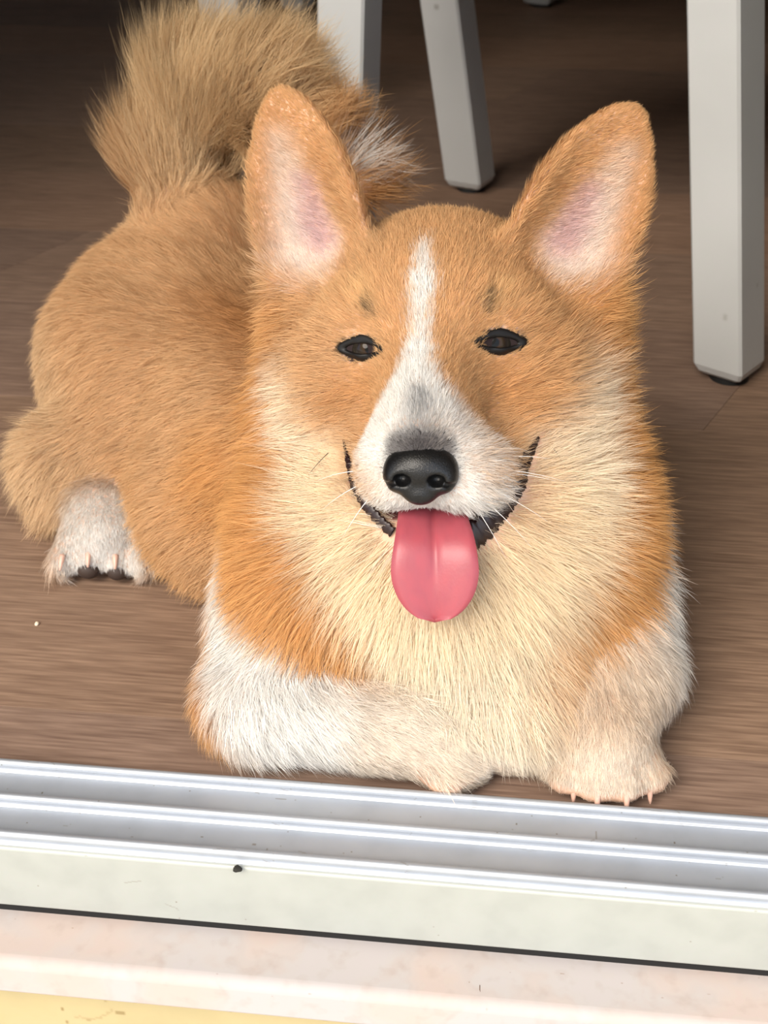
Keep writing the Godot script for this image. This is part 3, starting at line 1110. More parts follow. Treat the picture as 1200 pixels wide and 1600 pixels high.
	lie(bd(0.14, -0.02, 0.17), 0.05, bd(0.40, -0.02, 0.17), 0.06, 0.04, AX * 0.9 + Vector3.DOWN * 0.1 + PL * 0.15)
	lie(bd(0.27, 0.10, 0.08), 0.05, Vector3(-0.225, 0.03, -0.80), 0.05, 0.03, AX * 0.35 + Vector3.DOWN * 0.9 + PL * 0.1)
	lie(Vector3(-0.100, 0.06, -0.60), 0.03, Vector3(-0.085, 0.03, -0.585), 0.03, 0.02, Vector3(-0.35, -0.8, 0.25))
	lie(Vector3(-0.066, 0.03, -0.565), 0.026, Vector3(-0.01, 0.022, -0.552), 0.03, 0.015, Vector3(0.75, -0.5, 0.25))
	lie(Vector3(0.000, 0.022, -0.550), 0.028, Vector3(0.050, 0.015, -0.549), 0.026, 0.012, Vector3(0.9, -0.35, 0.0))
	lie(Vector3(0.128, 0.04, -0.59), 0.026, Vector3(0.116, 0.012, -0.528), 0.036, 0.015, Vector3(0.0, -0.70, 0.65))
	lie(Vector3(-0.183, 0.025, -0.755), 0.030, Vector3(-0.180, 0.020, -0.730), 0.034, 0.012, Vector3(0.1, -0.55, 0.8))
	for k in 2:
		var e = ears[k]
		var s := -1.0 if k == 0 else 1.0
		var b: Basis = e[1]
		lie(e[0] + b.y * 0.025, 0.040, e[0] + b.y * e[2], 0.035, 0.010, b.y * 0.9 + b.x * 0.35)
		lie(e[0] + b.y * 0.020 - b.x * 0.008 + b.z * 0.006, 0.020, e[0] + b.y * 0.065 - b.x * 0.004 + b.z * 0.006, 0.012, 0.010, b.x * 0.75 + b.y * 0.65)

	# places without hair
	bare.append([hd(-0.0075, -0.040, 0.0815), hd(0.0125, -0.040, 0.0815), 0.0052])
	bare.append([hd(0.0025, -0.052, 0.080), hd(0.0025, -0.036, 0.080), 0.0052])
	bare.append([hd(-0.012, -0.070, 0.040), hd(0.016, -0.070, 0.040), 0.0085])
	bare.append([hd(0.000, -0.082, 0.050), hd(0.012, -0.082, 0.050), 0.009])
	for k in lip_r.size() - 1:
		bare.append([lip_r[k], lip_r[k + 1], 0.0012 + 0.0030 * minf(1.0, k / 1.5)])
	for k in lip_l.size() - 1:
		bare.append([lip_l[k], lip_l[k + 1], 0.0010 + 0.0020 * minf(1.0, k / 2.0)])
	bare.append([Vector3(-0.1890, 0.0125, -0.7215), Vector3(-0.1880, 0.0110, -0.7215), 0.0050])
	bare.append([Vector3(-0.1705, 0.0105, -0.7215), Vector3(-0.1705, 0.0095, -0.7215), 0.0045])

var ORANGE_S := Color(0.885, 0.71, 0.51)
var lip_r := PackedVector3Array()
var lip_l := PackedVector3Array()

func hair_lie(p: Vector3, n: Vector3) -> Vector3:
	var dir := (p - hd(0.002, -0.034, 0.082)).normalized()
	# below the throat the hair hangs
	var low := smoothstep(0.13, 0.05, p.y)
	dir = dir.lerp(Vector3(dir.x * 0.5, -0.9, 0.2), low * 0.6)
	for i in D_A.size():
		var w := cap_w(p, D_A[i], D_B[i], D_R[i])
		if w > 0.0:
			dir = dir.lerp(D_V[i], w)
	# tail: away from its core, and along it
	if p.z < -0.88 and p.y > 0.15:
		var best := 9.0
		var q := tail_line[1]
		var t := Vector3.UP
		for i in range(0, 5):
			var a := tail_line[i]
			var ba := tail_line[i + 1] - a
			var h := clampf((p - a).dot(ba) / ba.length_squared(), 0.0, 1.0)
			var d := (p - a - ba * h).length()
			if d < best:
				best = d
				q = a + ba * h
				t = ba.normalized()
		var w := smoothstep(0.055, 0.035, best) * smoothstep(0.145, 0.170, p.y)
		var fan := (p - q).normalized() * 0.9 + t * 0.55 + Vector3(-0.10, 0.45, 0.0)
		dir = dir.lerp(fan, w)
	var tang := dir - n * dir.dot(n)
	if tang.length() < 0.02:
		tang = Vector3.DOWN - n * n.dot(Vector3.DOWN)
	return tang.normalized()

func hair_length(p: Vector3) -> float:
	var v := 0.024
	for i in L_A.size():
		var w := cap_w(p, L_A[i], L_B[i], L_R[i])
		if w > 0.0:
			v = lerpf(v, L_V[i], w)
	return v

func in_eye(p: Vector3, grow: float) -> bool:
	for s: float in [-1.0, 1.0]:
		var q: Vector3 = lid_axes(s).transposed() * (p - eye_on(s))
		if absf(q.z) < 0.025 and (q.x / 0.0110) ** 2 + ((q.y - 0.0002) / 0.0046) ** 2 < grow * grow:
			return true
	return false

func is_bare(p: Vector3) -> bool:
	if in_eye(p, 1.0):
		return true
	for b in bare:
		var a: Vector3 = b[0]
		var ba: Vector3 = b[1] - a
		var h := clampf((p - a).dot(ba) / maxf(ba.length_squared(), 1e-12), 0.0, 1.0)
		if (p - a - ba * h).length() < b[2]:
			return true
	return false

var v_len := PackedFloat32Array()
var v_lie := PackedVector3Array()
var v_col := PackedColorArray()
var chunk_v := []
var chunk_f := []
const CHUNK := 2500

func vertex_chunk(k: int) -> void:
	var lens := PackedFloat32Array()
	var dirs := PackedVector3Array()
	var cols := PackedColorArray()
	for i in range(k * CHUNK, mini((k + 1) * CHUNK, V.size())):
		var p := V[i]
		lens.append(-1.0 if is_bare(p) else hair_length(p))
		dirs.append(hair_lie(p, N[i]))
		cols.append(skin_color(p))
	chunk_v[k] = [lens, dirs, cols]

func skin_color(p: Vector3) -> Color:
	var h := HB.transposed() * (p - HO)
	# gums and the inside of the mouth
	var q := (h - Vector3(0.002, -0.0690, 0.030)) / Vector3(0.043, 0.012, 0.062)
	if q.length() < 1.0:
		return Color(0.10, 0.035, 0.035)
	if in_eye(p, 1.6):
		return Color(0.02, 0.014, 0.012)
	# black pigment of the nose runs a little way into the skin round it
	if ((h - Vector3(0.0025, -0.036, 0.078)) / Vector3(0.021, 0.017, 0.020)).length() < 1.0:
		return Color(0.03, 0.027, 0.027)
	return SKIN

var SKIN := Color(0.80, 0.655, 0.56).srgb_to_linear()     # pinkish tan all over, under every colour of hair

const KINDS := 4
const SPREAD := [0.0017, 0.0026, 0.0042, 0.0065]
const HAIRS := [7, 8, 8, 9]
const WIDTH := [0.00020, 0.00025, 0.00030, 0.00032]
const WAVE := [0.05, 0.08, 0.16, 0.30]
const SEGS := [2, 2, 2, 3]

func fur_chunk(k: int) -> void:
	var r := RandomNumberGenerator.new()
	r.seed = 9000 + k
	var out := []
	for q in KINDS:
		out.append([PackedVector3Array(), PackedVector3Array(), PackedColorArray(), PackedInt32Array()])
	var tris := F.size() / 3
	for t in range(k * CHUNK, mini((k + 1) * CHUNK, tris)):
		var i0 := F[t * 3]
		var i1 := F[t * 3 + 1]
		var i2 := F[t * 3 + 2]
		var l0 := v_len[i0]
		var l1 := v_len[i1]
		var l2 := v_len[i2]
		if l0 < 0.0 or l1 < 0.0 or l2 < 0.0:
			continue
		var a := V[i0]
		var b := V[i1]
		var c := V[i2]
		var area := (b - a).cross(c - a).length() * 0.5 * 1e6      # square millimetres
		var lm := (l0 + l1 + l2) / 3.0
		var nm := (N[i0] + N[i1] + N[i2]).normalized()
		if a.y < 0.004 and nm.y < -0.6:
			continue
		var dens := DENSITY * clampf(0.0027 / lm, 0.05, 1.0)
		# the side turned away from the door shows only its outline
		var toward := nm.dot((Vector3(0, 0.5, 0) - a).normalized())
		if lm < 0.0075:
			dens *= 1.35
		if lm > 0.042:
			dens *= 2.2
		if toward < -0.25 and lm < 0.042:
			dens *= 0.35
		var want := area * dens
		var cnt := int(want) + (1 if r.randf() < want - int(want) else 0)
		for q in cnt:
			var u := r.randf()
			var w := r.randf()
			if u + w > 1.0:
				u = 1.0 - u
				w = 1.0 - w
			var p := a + (b - a) * u + (c - a) * w
			if is_bare(p):
				continue
			var n := (N[i0] * (1.0 - u - w) + N[i1] * u + N[i2] * w).normalized()
			var ln := (l0 * (1.0 - u - w) + l1 * u + l2 * w) * r.randf_range(0.75, 1.2)
			var d := v_lie[i0] * (1.0 - u - w) + v_lie[i1] * u + v_lie[i2] * w
			d = (d - n * d.dot(n)).normalized()
			d = d.rotated(n, r.randfn(0.0, 0.16))
			var kind := 0 if ln < 0.0075 else 1 if ln < 0.017 else 2 if ln < 0.040 else 3
			var lift: float = [0.30, 0.30, 0.29, 0.55][kind] + r.randf_range(-0.12, 0.16)
			var dir := d * cos(lift) + n * sin(lift)
			var tip := p + dir * ln
			if tip.z > -0.528 - 0.11 * p.x and tip.y < 0.012:      # hair does not reach over the rail
				dir.z -= (tip.z + 0.528 + 0.11 * p.x) / ln
				dir = dir.normalized()
				tip = p + dir * ln
			if tip.y < 0.004:
				dir.y += (0.004 - tip.y) / ln
				dir = dir.normalized()
			var z := (n - dir * n.dot(dir)).normalized()
			var x := dir.cross(z)
			var roll := r.randf_range(-0.5, 0.5)
			x = x.rotated(dir, roll)
			z = z.rotated(dir, roll)
			var sx: float = SPREAD[kind] * r.randf_range(0.8, 1.2)
			var o := p - n * 0.0006 - DOG_ORIGIN
			var jit := Vector3(r.randf_range(-1, 1), r.randf_range(-1, 1), r.randf_range(-1, 1)) * minf(0.0035, ln * 0.22)
			var col := coat_color(p + jit)
			var tone := r.randf_range(0.84, 1.10)
			# a tuft: hairs side by side, gathered towards the tip, each a tapering blade with its flat side out
			var y := dir * ln
			var vs: PackedVector3Array = out[kind][0]
			var ns: PackedVector3Array = out[kind][1]
			var cs: PackedColorArray = out[kind][2]
			var ix: PackedInt32Array = out[kind][3]
			var seg: int = SEGS[kind]
			var wide: float = WIDTH[kind]
			var wave: float = WAVE[kind] * sx
			for h in HAIRS[kind]:
				var x0 := r.randf_range(-sx, sx)
				var y0 := r.randf_range(-0.22, 0.22)
				var hl := r.randf_range(0.62, 1.0)
				var bow := r.randf_range(0.02, 0.16) * hl * ln
				var lean := r.randf_range(-0.5, 0.5) * sx
				var ph := r.randf() * TAU
				var tilt := r.randf_range(-0.5, 0.5)
				var strand := tone * r.randf_range(0.80, 1.08)      # each hair has its own tone, the same from root to tip
				var hc := Color(minf(col.r * strand, 1.0), minf(col.g * strand, 1.0), minf(col.b * strand, 1.0))
				var n1 := (z + x * (tilt - 0.5)).normalized()
				var n2 := (z + x * (tilt + 0.5)).normalized()
				var first := vs.size()
				for g in seg:
					var t2 := float(g) / seg
					var hp := o + x * (x0 * (1.0 - 0.35 * t2) + lean * t2 * t2 + wave * sin(ph + t2 * 5.0) * t2) + y * (y0 + hl * t2) + z * (bow * sin(PI * t2 * 0.9) - 0.02 * ln)
					var hw := (x + z * (0.3 * tilt)) * (wide * 0.5 * (1.0 - 0.6 * t2 * t2))
					vs.append(hp - hw); vs.append(hp + hw)
					ns.append(n1); ns.append(n2)
					cs.append(hc); cs.append(hc)
				vs.append(o + x * (x0 * 0.65 + lean + wave * sin(ph + 5.0)) + y * (y0 + hl) + z * (bow * 0.31 - 0.02 * ln))
				ns.append(z)
				cs.append(hc)
				for g in seg - 1:
					var e := first + g * 2
					ix.append(e); ix.append(e + 2); ix.append(e + 1)
					ix.append(e + 1); ix.append(e + 2); ix.append(e + 3)
				var e2 := first + seg * 2 - 2
				ix.append(e2); ix.append(e2 + 2); ix.append(e2 + 1)
			out[kind] = [vs, ns, cs, ix]
	chunk_f[k] = out

const DENSITY := 1.92

func build_corgi() -> void:
	var t0 := Time.get_ticks_msec()
	dog_shape()
	place_eyes()
	lip_r = PackedVector3Array([hd(0.0555, -0.0480, 0.0075), hd(0.0500, -0.0555, 0.0190), hd(0.0462, -0.0640, 0.0300), hd(0.0390, -0.0735, 0.0400), hd(0.0300, -0.0810, 0.0500), hd(0.0240, -0.0850, 0.0540)])
	lip_l = PackedVector3Array([hd(-0.0440, -0.0510, 0.0095), hd(-0.0400, -0.0580, 0.0220), hd(-0.0350, -0.0660, 0.0340), hd(-0.0280, -0.0740, 0.0430), hd(-0.0200, -0.0800, 0.0490), hd(-0.0140, -0.0840, 0.0520)])
	coat_plan()
	mesh_dog()
	print("meshed in ", Time.get_ticks_msec() - t0)
	var dog := node("corgi", self, "orange and white corgi lying in the doorway with its pink tongue out", "dog")
	dog.rotation.y = YAW
	dog.position = Basis(Vector3.UP, YAW) * DOG_ORIGIN
	# per vertex: colour of the skin, hair length, lie
	var nv := (V.size() + CHUNK - 1) / CHUNK
	chunk_v.resize(nv)
	WorkerThreadPool.wait_for_group_task_completion(WorkerThreadPool.add_group_task(vertex_chunk, nv))
	for c in chunk_v:
		v_len.append_array(c[0])
		v_lie.append_array(c[1])
		v_col.append_array(c[2])
	print("planned at ", Time.get_ticks_msec() - t0)
	var arr := []
	arr.resize(Mesh.ARRAY_MAX)
	var v2 := PackedVector3Array()
	for p in V: v2.append(p - DOG_ORIGIN)
	arr[Mesh.ARRAY_VERTEX] = v2
	arr[Mesh.ARRAY_NORMAL] = N
	arr[Mesh.ARRAY_COLOR] = v_col
	arr[Mesh.ARRAY_INDEX] = F
	var am := ArrayMesh.new()
	am.add_surface_from_arrays(Mesh.PRIMITIVE_TRIANGLES, arr)
	var skin := m_std("skin", Color.WHITE, 0.8, 0.0, 0.3)
	skin.vertex_color_use_as_albedo = true
	put("body", am, skin, dog)
	if FUR_ON:
		grow_fur(dog)
	print("fur at ", Time.get_ticks_msec() - t0)
	build_face(dog)

func grow_fur(dog: Node3D) -> void:
	var nf := (F.size() / 3 + CHUNK - 1) / CHUNK
	chunk_f.resize(nf)
	WorkerThreadPool.wait_for_group_task_completion(WorkerThreadPool.add_group_task(fur_chunk, nf))
	var fm := m_std("fur", Color.WHITE, 0.62, 0.0, 0.32)
	fm.vertex_color_use_as_albedo = true
	fm.cull_mode = BaseMaterial3D.CULL_DISABLED
	fm.backlight_enabled = true
	fm.backlight = Color(0.95, 0.95, 0.95)
	var called := ["face_fur", "short_fur", "coat_fur", "tail_fur"]
	for kind in KINDS:
		var vs := PackedVector3Array()
		var ns := PackedVector3Array()
		var cs := PackedColorArray()
		var ix := PackedInt32Array()
		for c in chunk_f:
			var base := vs.size()
			vs.append_array(c[kind][0])
			ns.append_array(c[kind][1])
			cs.append_array(c[kind][2])
			var own: PackedInt32Array = c[kind][3]
			for i in own.size():
				own[i] += base
			ix.append_array(own)
		print(called[kind], ": ", ix.size() / 3, " triangles")
		if ix.is_empty(): continue
		var arr := []
		arr.resize(Mesh.ARRAY_MAX)
		arr[Mesh.ARRAY_VERTEX] = vs
		arr[Mesh.ARRAY_NORMAL] = ns
		arr[Mesh.ARRAY_COLOR] = cs
		arr[Mesh.ARRAY_INDEX] = ix
		var am := ArrayMesh.new()
		am.add_surface_from_arrays(Mesh.PRIMITIVE_TRIANGLES, arr)
		var mi := put(called[kind], am, fm, dog)
		mi.set_meta("kind", "stuff")
	chunk_f.clear()

# ---------------------------------------------------------------- eyes, nose, tongue, lips, whiskers, claws, pads
# dense surface nets for small shapes
func nets(f: Callable, lo: Vector3, n: Vector3i, cell: float, place: Transform3D) -> ArrayMesh:
	var val := PackedFloat32Array()
	val.resize(n.x * n.y * n.z)
	var o := 0
	for z in n.z:
		for y in n.y:
			for x in n.x:
				val[o] = (f as Callable).call(lo + Vector3(x, y, z) * cell)
				o += 1
	var sy := n.x
	var sz := n.x * n.y
	var vid := {}
	var vs := PackedVector3Array()
	var fs := PackedInt32Array()
	var co := [0, 1, sy, 1 + sy, sz, 1 + sz, sy + sz, 1 + sy + sz]
	var off := [Vector3(0, 0, 0), Vector3(1, 0, 0), Vector3(0, 1, 0), Vector3(1, 1, 0), Vector3(0, 0, 1), Vector3(1, 0, 1), Vector3(0, 1, 1), Vector3(1, 1, 1)]
	var ed := [[0, 1], [2, 3], [4, 5], [6, 7], [0, 2], [1, 3], [4, 6], [5, 7], [0, 4], [1, 5], [2, 6], [3, 7]]
	for k in n.z - 1:
		for j in n.y - 1:
			for i in n.x - 1:
				var at := i + sy * j + sz * k
				var neg := 0
				for q in 8:
					if val[at + co[q]] < 0.0: neg += 1
				if neg == 0 or neg == 8: continue
				var sum := Vector3.ZERO
				var cnt := 0
				for e in ed:
					var va := val[at + co[e[0]]]
					var vb := val[at + co[e[1]]]
					if (va < 0.0) != (vb < 0.0):
						sum += off[e[0]].lerp(off[e[1]], va / (va - vb))
						cnt += 1
				vid[at] = vs.size()
				vs.append(lo + (Vector3(i, j, k) + sum / cnt) * cell)
	for at in vid:
		var v0 := val[at]
		for ax in 3:
			var s: int = [1, sy, sz][ax]
			var u: int = [sy, sz, 1][ax]
			var w: int = [sz, 1, sy][ax]
			if at + s >= val.size(): continue
			var v1 := val[at + s]
			if (v0 < 0.0) == (v1 < 0.0): continue
			if not (vid.has(at - u) and vid.has(at - w) and vid.has(at - u - w)): continue
			var a: int = vid[at]
			var b: int = vid[at - u]
			var c: int = vid[at - u - w]
			var d: int = vid[at - w]
			fs.append_array(PackedInt32Array([a, c, b, a, d, c]) if v0 < 0.0 else PackedInt32Array([a, b, c, a, c, d]))
	var ns := PackedVector3Array()
	ns.resize(vs.size())
	for i in range(0, fs.size(), 3):
		var nn := (vs[fs[i + 2]] - vs[fs[i]]).cross(vs[fs[i + 1]] - vs[fs[i]])
		for q in 3: ns[fs[i + q]] += nn
	for i in vs.size():
		vs[i] = place * vs[i]
		ns[i] = (place.basis * ns[i]).normalized()
	var arr := []
	arr.resize(Mesh.ARRAY_MAX)
	arr[Mesh.ARRAY_VERTEX] = vs
	arr[Mesh.ARRAY_NORMAL] = ns
	arr[Mesh.ARRAY_INDEX] = fs
	var am := ArrayMesh.new()
	am.add_surface_from_arrays(Mesh.PRIMITIVE_TRIANGLES, arr)
	return am

func ell(p: Vector3, c: Vector3, r: Vector3) -> float:
	var q := p - c
	var k0 := (q / r).length()
	var k1 := (q / (r * r)).length()
	return -r.x if k1 < 1e-6 else k0 * (k0 - 1.0) / k1

func seg_d(p: Vector3, a: Vector3, b: Vector3, ra: float, rb: float) -> float:
	var ba := b - a
	var h := clampf((p - a).dot(ba) / ba.length_squared(), 0.0, 1.0)
	return (p - a - ba * h).length() - lerpf(ra, rb, h)

func smin(a: float, b: float, k: float) -> float:
	var h := maxf(k - absf(a - b), 0.0) / k
	return minf(a, b) - h * h * k * 0.25

func nose_field(p: Vector3) -> float:
	var q := Vector3(absf(p.x), p.y, p.z)
	var d := ell(p, Vector3(0, 0.0015, -0.002), Vector3(0.0170, 0.0112, 0.0125))
	d = smin(d, ell(q, Vector3(0.0095, -0.0030, 0.0010), Vector3(0.0080, 0.0078, 0.0086)), 0.004)
	d = smin(d, ell(p, Vector3(0, -0.0100, 0.0030), Vector3(0.0080, 0.0058, 0.0064)), 0.004)
	var hole := ell(q, Vector3(0.0082, -0.0026, 0.0105), Vector3(0.0042, 0.0032, 0.0075))
	hole = minf(hole, seg_d(q, Vector3(0.0100, -0.0034, 0.0100), Vector3(0.0165, -0.0062, 0.0030), 0.0013, 0.0010))
	d = -smin(-d, hole, 0.0022)
	var groove := seg_d(p, Vector3(0, -0.0055, 0.0118), Vector3(0, -0.0170, 0.0085), 0.0005, 0.0011)
	return -smin(-d, groove, 0.0012)

func noise_normal(seed_: int, freq: float, strength: float) -> ImageTexture:
	var n := FastNoiseLite.new()
	n.seed = seed_
	n.noise_type = FastNoiseLite.TYPE_CELLULAR
	n.frequency = freq
	var im := n.get_seamless_image(256, 256)
	im.convert(Image.FORMAT_RGBA8)
	im.bump_map_to_normal_map(strength)
	return ImageTexture.create_from_image(im)

func part(called: String, mesh: Mesh, m: Material, dog: Node3D, label := "") -> MeshInstance3D:
	var o := put(called, mesh, m, dog)
	if label != "": o.set_meta("label", label)
	return o

func build_face(dog: Node3D) -> void:
	# everything below is placed in the same axes as the body
	var to := Transform3D(Basis(), -DOG_ORIGIN)
	var nm := m_std("nose_leather", Color(0.036, 0.033, 0.034), 0.38, 0.0, 0.45)
	nm.normal_enabled = true
	nm.normal_texture = noise_normal(4, 0.09, 3.0)
	nm.normal_scale = 0.9
	nm.uv1_triplanar = true
	nm.uv1_scale = Vector3(60, 60, 60)
	var nose_at := Transform3D(HB * Basis(Vector3.RIGHT, deg_to_rad(-4.0)), hd(0.0025, -0.0405, 0.0795) - DOG_ORIGIN)
	part("nose", nets(nose_field, Vector3(-0.021, -0.019, -0.018), Vector3i(60, 48, 50), 0.0007, nose_at), nm, dog, "black leathery nose")
	# eyes
	var em := m_std("eye", Color.WHITE, 0.06, 0.0, 0.27)
	em.vertex_color_use_as_albedo = true
	var lm := m_std("eyelid", Color(0.045, 0.033, 0.030), 0.5, 0.0, 0.4)
	for s: float in [-1.0, 1.0]:
		var e := part("eye", eyeball(s), em, dog, "dark brown eye")
		put("eyelid", eyelid(s), lm, e)
	# tongue
	var tm := m_std("tongue", Color.WHITE, 0.40, 0.0, 0.45)
	tm.vertex_color_use_as_albedo = true
	tm.normal_enabled = true
	tm.normal_texture = noise_normal(17, 0.07, 2.0)
	tm.normal_scale = 0.25
	tm.uv1_triplanar = true
	tm.uv1_scale = Vector3(45, 45, 45)
	tm.subsurf_scatter_enabled = true
	tm.subsurf_scatter_strength = 0.06
	part("tongue", tongue(), tm, dog, "pink tongue hanging out")
	# lower lips: dark crinkled bands from the corners of the mouth
	var lip := m_std("lip", Color(0.13, 0.058, 0.056), 0.40, 0.0, 0.5)
	part("lip", lip_band(lip_r, 0.0064, 71), lip, dog, "dark crinkled lip")
	part("lip", lip_band(lip_l, 0.0026, 72), lip, dog, "dark crinkled lip")
	# whiskers
	var ww := m_std("whisker_white", Color(0.93, 0.92, 0.90), 0.4)
	var wd := m_std("whisker_dark", Color(0.12, 0.09, 0.07), 0.5)
	var starts := [
		[hd(0.032, -0.046, 0.060), HB * Vector3(0.9, -0.10, -0.25), 0.040, ww], [hd(0.034, -0.050, 0.056), HB * Vector3(0.9, -0.05, -0.3), 0.034, ww],
		[hd(0.030, -0.054, 0.062), HB * Vector3(0.8, -0.35, -0.1), 0.036, ww], [hd(0.028, -0.058, 0.064), HB * Vector3(0.7, -0.55, 0.0), 0.034, ww],
		[hd(0.025, -0.060, 0.066), HB * Vector3(0.55, -0.75, 0.05), 0.030, ww], [hd(0.034, -0.044, 0.052), HB * Vector3(0.95, 0.10, -0.3), 0.030, ww],
		[hd(-0.026, -0.048, 0.062), HB * Vector3(-0.9, -0.1, -0.25), 0.026, ww], [hd(-0.026, -0.054, 0.062), HB * Vector3(-0.8, -0.4, -0.2), 0.026, ww],
		[hd(-0.022, -0.058, 0.066), HB * Vector3(-0.6, -0.7, 0.0), 0.024, ww],
		[hd(0.064, -0.052, 0.012), HB * Vector3(0.62, -0.78, 0.15), 0.024, wd], [hd(-0.052, -0.056, 0.016), HB * Vector3(-0.72, -0.62, 0.25), 0.022, wd],
	]
	for q in starts:
		var pts := PackedVector3Array()
		var rad := PackedFloat32Array()
		for k in 7:
			var t := k / 6.0
			pts.append(to * (q[0] + q[1].normalized() * q[2] * t + Vector3.DOWN * 0.006 * t * t))
			rad.append(0.00022 * (1.0 - 0.8 * t))
		part("whisker", tube(pts, rad, 5), q[3], dog)
	# claws
	var cm := m_std("claw", Color(0.78, 0.63, 0.56), 0.35, 0.0, 0.5)
	for q in [
		[Vector3(0.0975, 0.0105, -0.5235), Vector3(-0.05, -0.75, 0.65), 0.009], [Vector3(0.1085, 0.0115, -0.5160), Vector3(0, -0.8, 0.6), 0.009],
		[Vector3(0.1235, 0.0115, -0.5160), Vector3(0, -0.8, 0.6), 0.009], [Vector3(0.1365, 0.0105, -0.5235), Vector3(0.05, -0.75, 0.65), 0.009],
		[Vector3(-0.2045, 0.0200, -0.7225), Vector3(-0.1, -0.5, 0.85), 0.009], [Vector3(-0.1875, 0.0215, -0.7225), Vector3(0.02, -0.5, 0.85), 0.008], [Vector3(-0.1705, 0.0200, -0.7225), Vector3(0.05, -0.5, 0.85), 0.008],
	]:
		var pts := PackedVector3Array()
		var rad := PackedFloat32Array()
		var dir: Vector3 = q[1].normalized()
		for k in 6:
			var t := k / 5.0
			pts.append(to * (q[0] - dir * 0.003 + dir * q[2] * t + Vector3.DOWN * 0.0022 * t * t))
			rad.append(lerpf(0.0020, 0.0006, t * t))
		part("claw", tube(pts, rad, 8), cm, dog)
	# pads of the hind paw
	var pm := m_std("pad", Color(0.20, 0.145, 0.115), 0.7)
	for q in [[Vector3(-0.1888, 0.0108, -0.7238), Vector3(0.0070, 0.0058, 0.0050)], [Vector3(-0.1705, 0.0095, -0.7236), Vector3(0.0064, 0.0056, 0.0048)], [Vector3(-0.2050, 0.0105, -0.7250), Vector3(0.0044, 0.0050, 0.0042)]]:
		var sp := SphereMesh.new()
		sp.radius = 1.0
		sp.height = 2.0
		sp.radial_segments = 24
		sp.rings = 12
		var o := part("paw_pad", sp, pm, dog, "dark paw pad")
		o.transform = to * Transform3D(Basis().scaled(q[1]), q[0])

func eyeball(s: float) -> ArrayMesh:
	var mid := eye_on(s) - lid_axes(s).z * 0.0080
	var c := mid - DOG_ORIGIN
	var st := new_st()
	st.set_smooth_group(0)
	var look := (Vector3(0, CAM_H, 0) - mid).normalized()
	var lx := (HB.x - look * HB.x.dot(look)).normalized()
	var b := Basis(lx, look.cross(lx), look)
	var rings := 40
	var segs := 40
	var pt := func(i: int, j: int) -> Vector3:
		var th := PI * i / rings
		var ph := TAU * j / segs
		return b * Vector3(sin(th) * cos(ph), sin(th) * sin(ph), cos(th))
	for i in rings:
		for j in segs:
			var q := [(pt as Callable).call(i, j), (pt as Callable).call(i, j + 1), (pt as Callable).call(i + 1, j + 1), (pt as Callable).call(i + 1, j)]
			for k in [0, 1, 2, 0, 2, 3]:
				var v: Vector3 = q[k]
				var ang := rad_to_deg(acos(clampf(v.dot(look), -1, 1)))
				var col := Color(0.022, 0.016, 0.013)
				if ang < 17.0: col = Color(0.006, 0.006, 0.007)
				elif ang < 36.0: col = Color(0.034, 0.020, 0.010).lerp(Color(0.018, 0.012, 0.008), (ang - 17.0) / 19.0)
				elif ang < 41.0: col = Color(0.012, 0.010, 0.009)
				st.set_color(col)
				st.set_normal(v)
				st.add_vertex(c + v * 0.0097)
	return st.commit()

# almond outline of the opening, in metres: x to the outer corner, y up
func almond(th: float) -> Vector2:
	var x := cos(th)
	var y := sin(th)
	return Vector2(0.0100 * x, (0.0031 if y > 0 else 0.0023) * signf(y) * pow(absf(y), 0.9) * (1.0 - 0.22 * absf(x)))

func eyelid(s: float) -> ArrayMesh:
	var g := lid_axes(s)
	var o := eye_on(s)
	var ball := o - g.z * 0.0080
	var all := PackedInt32Array()
	for i in P_T.size(): all.append(i)
	var segs := 48
	# growth of the outline and height over eyeball or skin, from the wet edge outward
	var rows := [[0.97, 0.0, -0.0003], [1.01, 0.0002, 0.0007], [1.08, 0.0005, 0.0011], [1.16, 0.0010, 0.0013], [1.24, 0.0018, 0.0012], [1.32, 0.0030, 0.0006], [1.36, 0.0036, -0.0004]]
	var grid := []
	for r in rows:
		var ring := []
		for j in segs:
			var a := almond(TAU * j / segs)
			var q: Vector2 = a * r[0] + a.normalized() * r[1]
			var flat := o + g * Vector3(q.x * s, q.y, 0.0)
			var skin := to_skin(flat + g.z * 0.012, -g.z, all)
			var h_skin: float = (skin - o).dot(g.z)
			var rr := q.length_squared()
			var h_ball := sqrt(maxf(0.0097 * 0.0097 - rr, 0.0)) - 0.0080
			ring.append(flat + g.z * (maxf(h_skin, h_ball) + r[2]) - DOG_ORIGIN)
		grid.append(ring)
	var st := new_st()
	st.set_smooth_group(0)
	for i in rows.size() - 1:
		for j in segs:
			var k := (j + 1) % segs
			quad(st, grid[i][j], grid[i][k], grid[i + 1][k], grid[i + 1][j], g.z)
	return done(st)

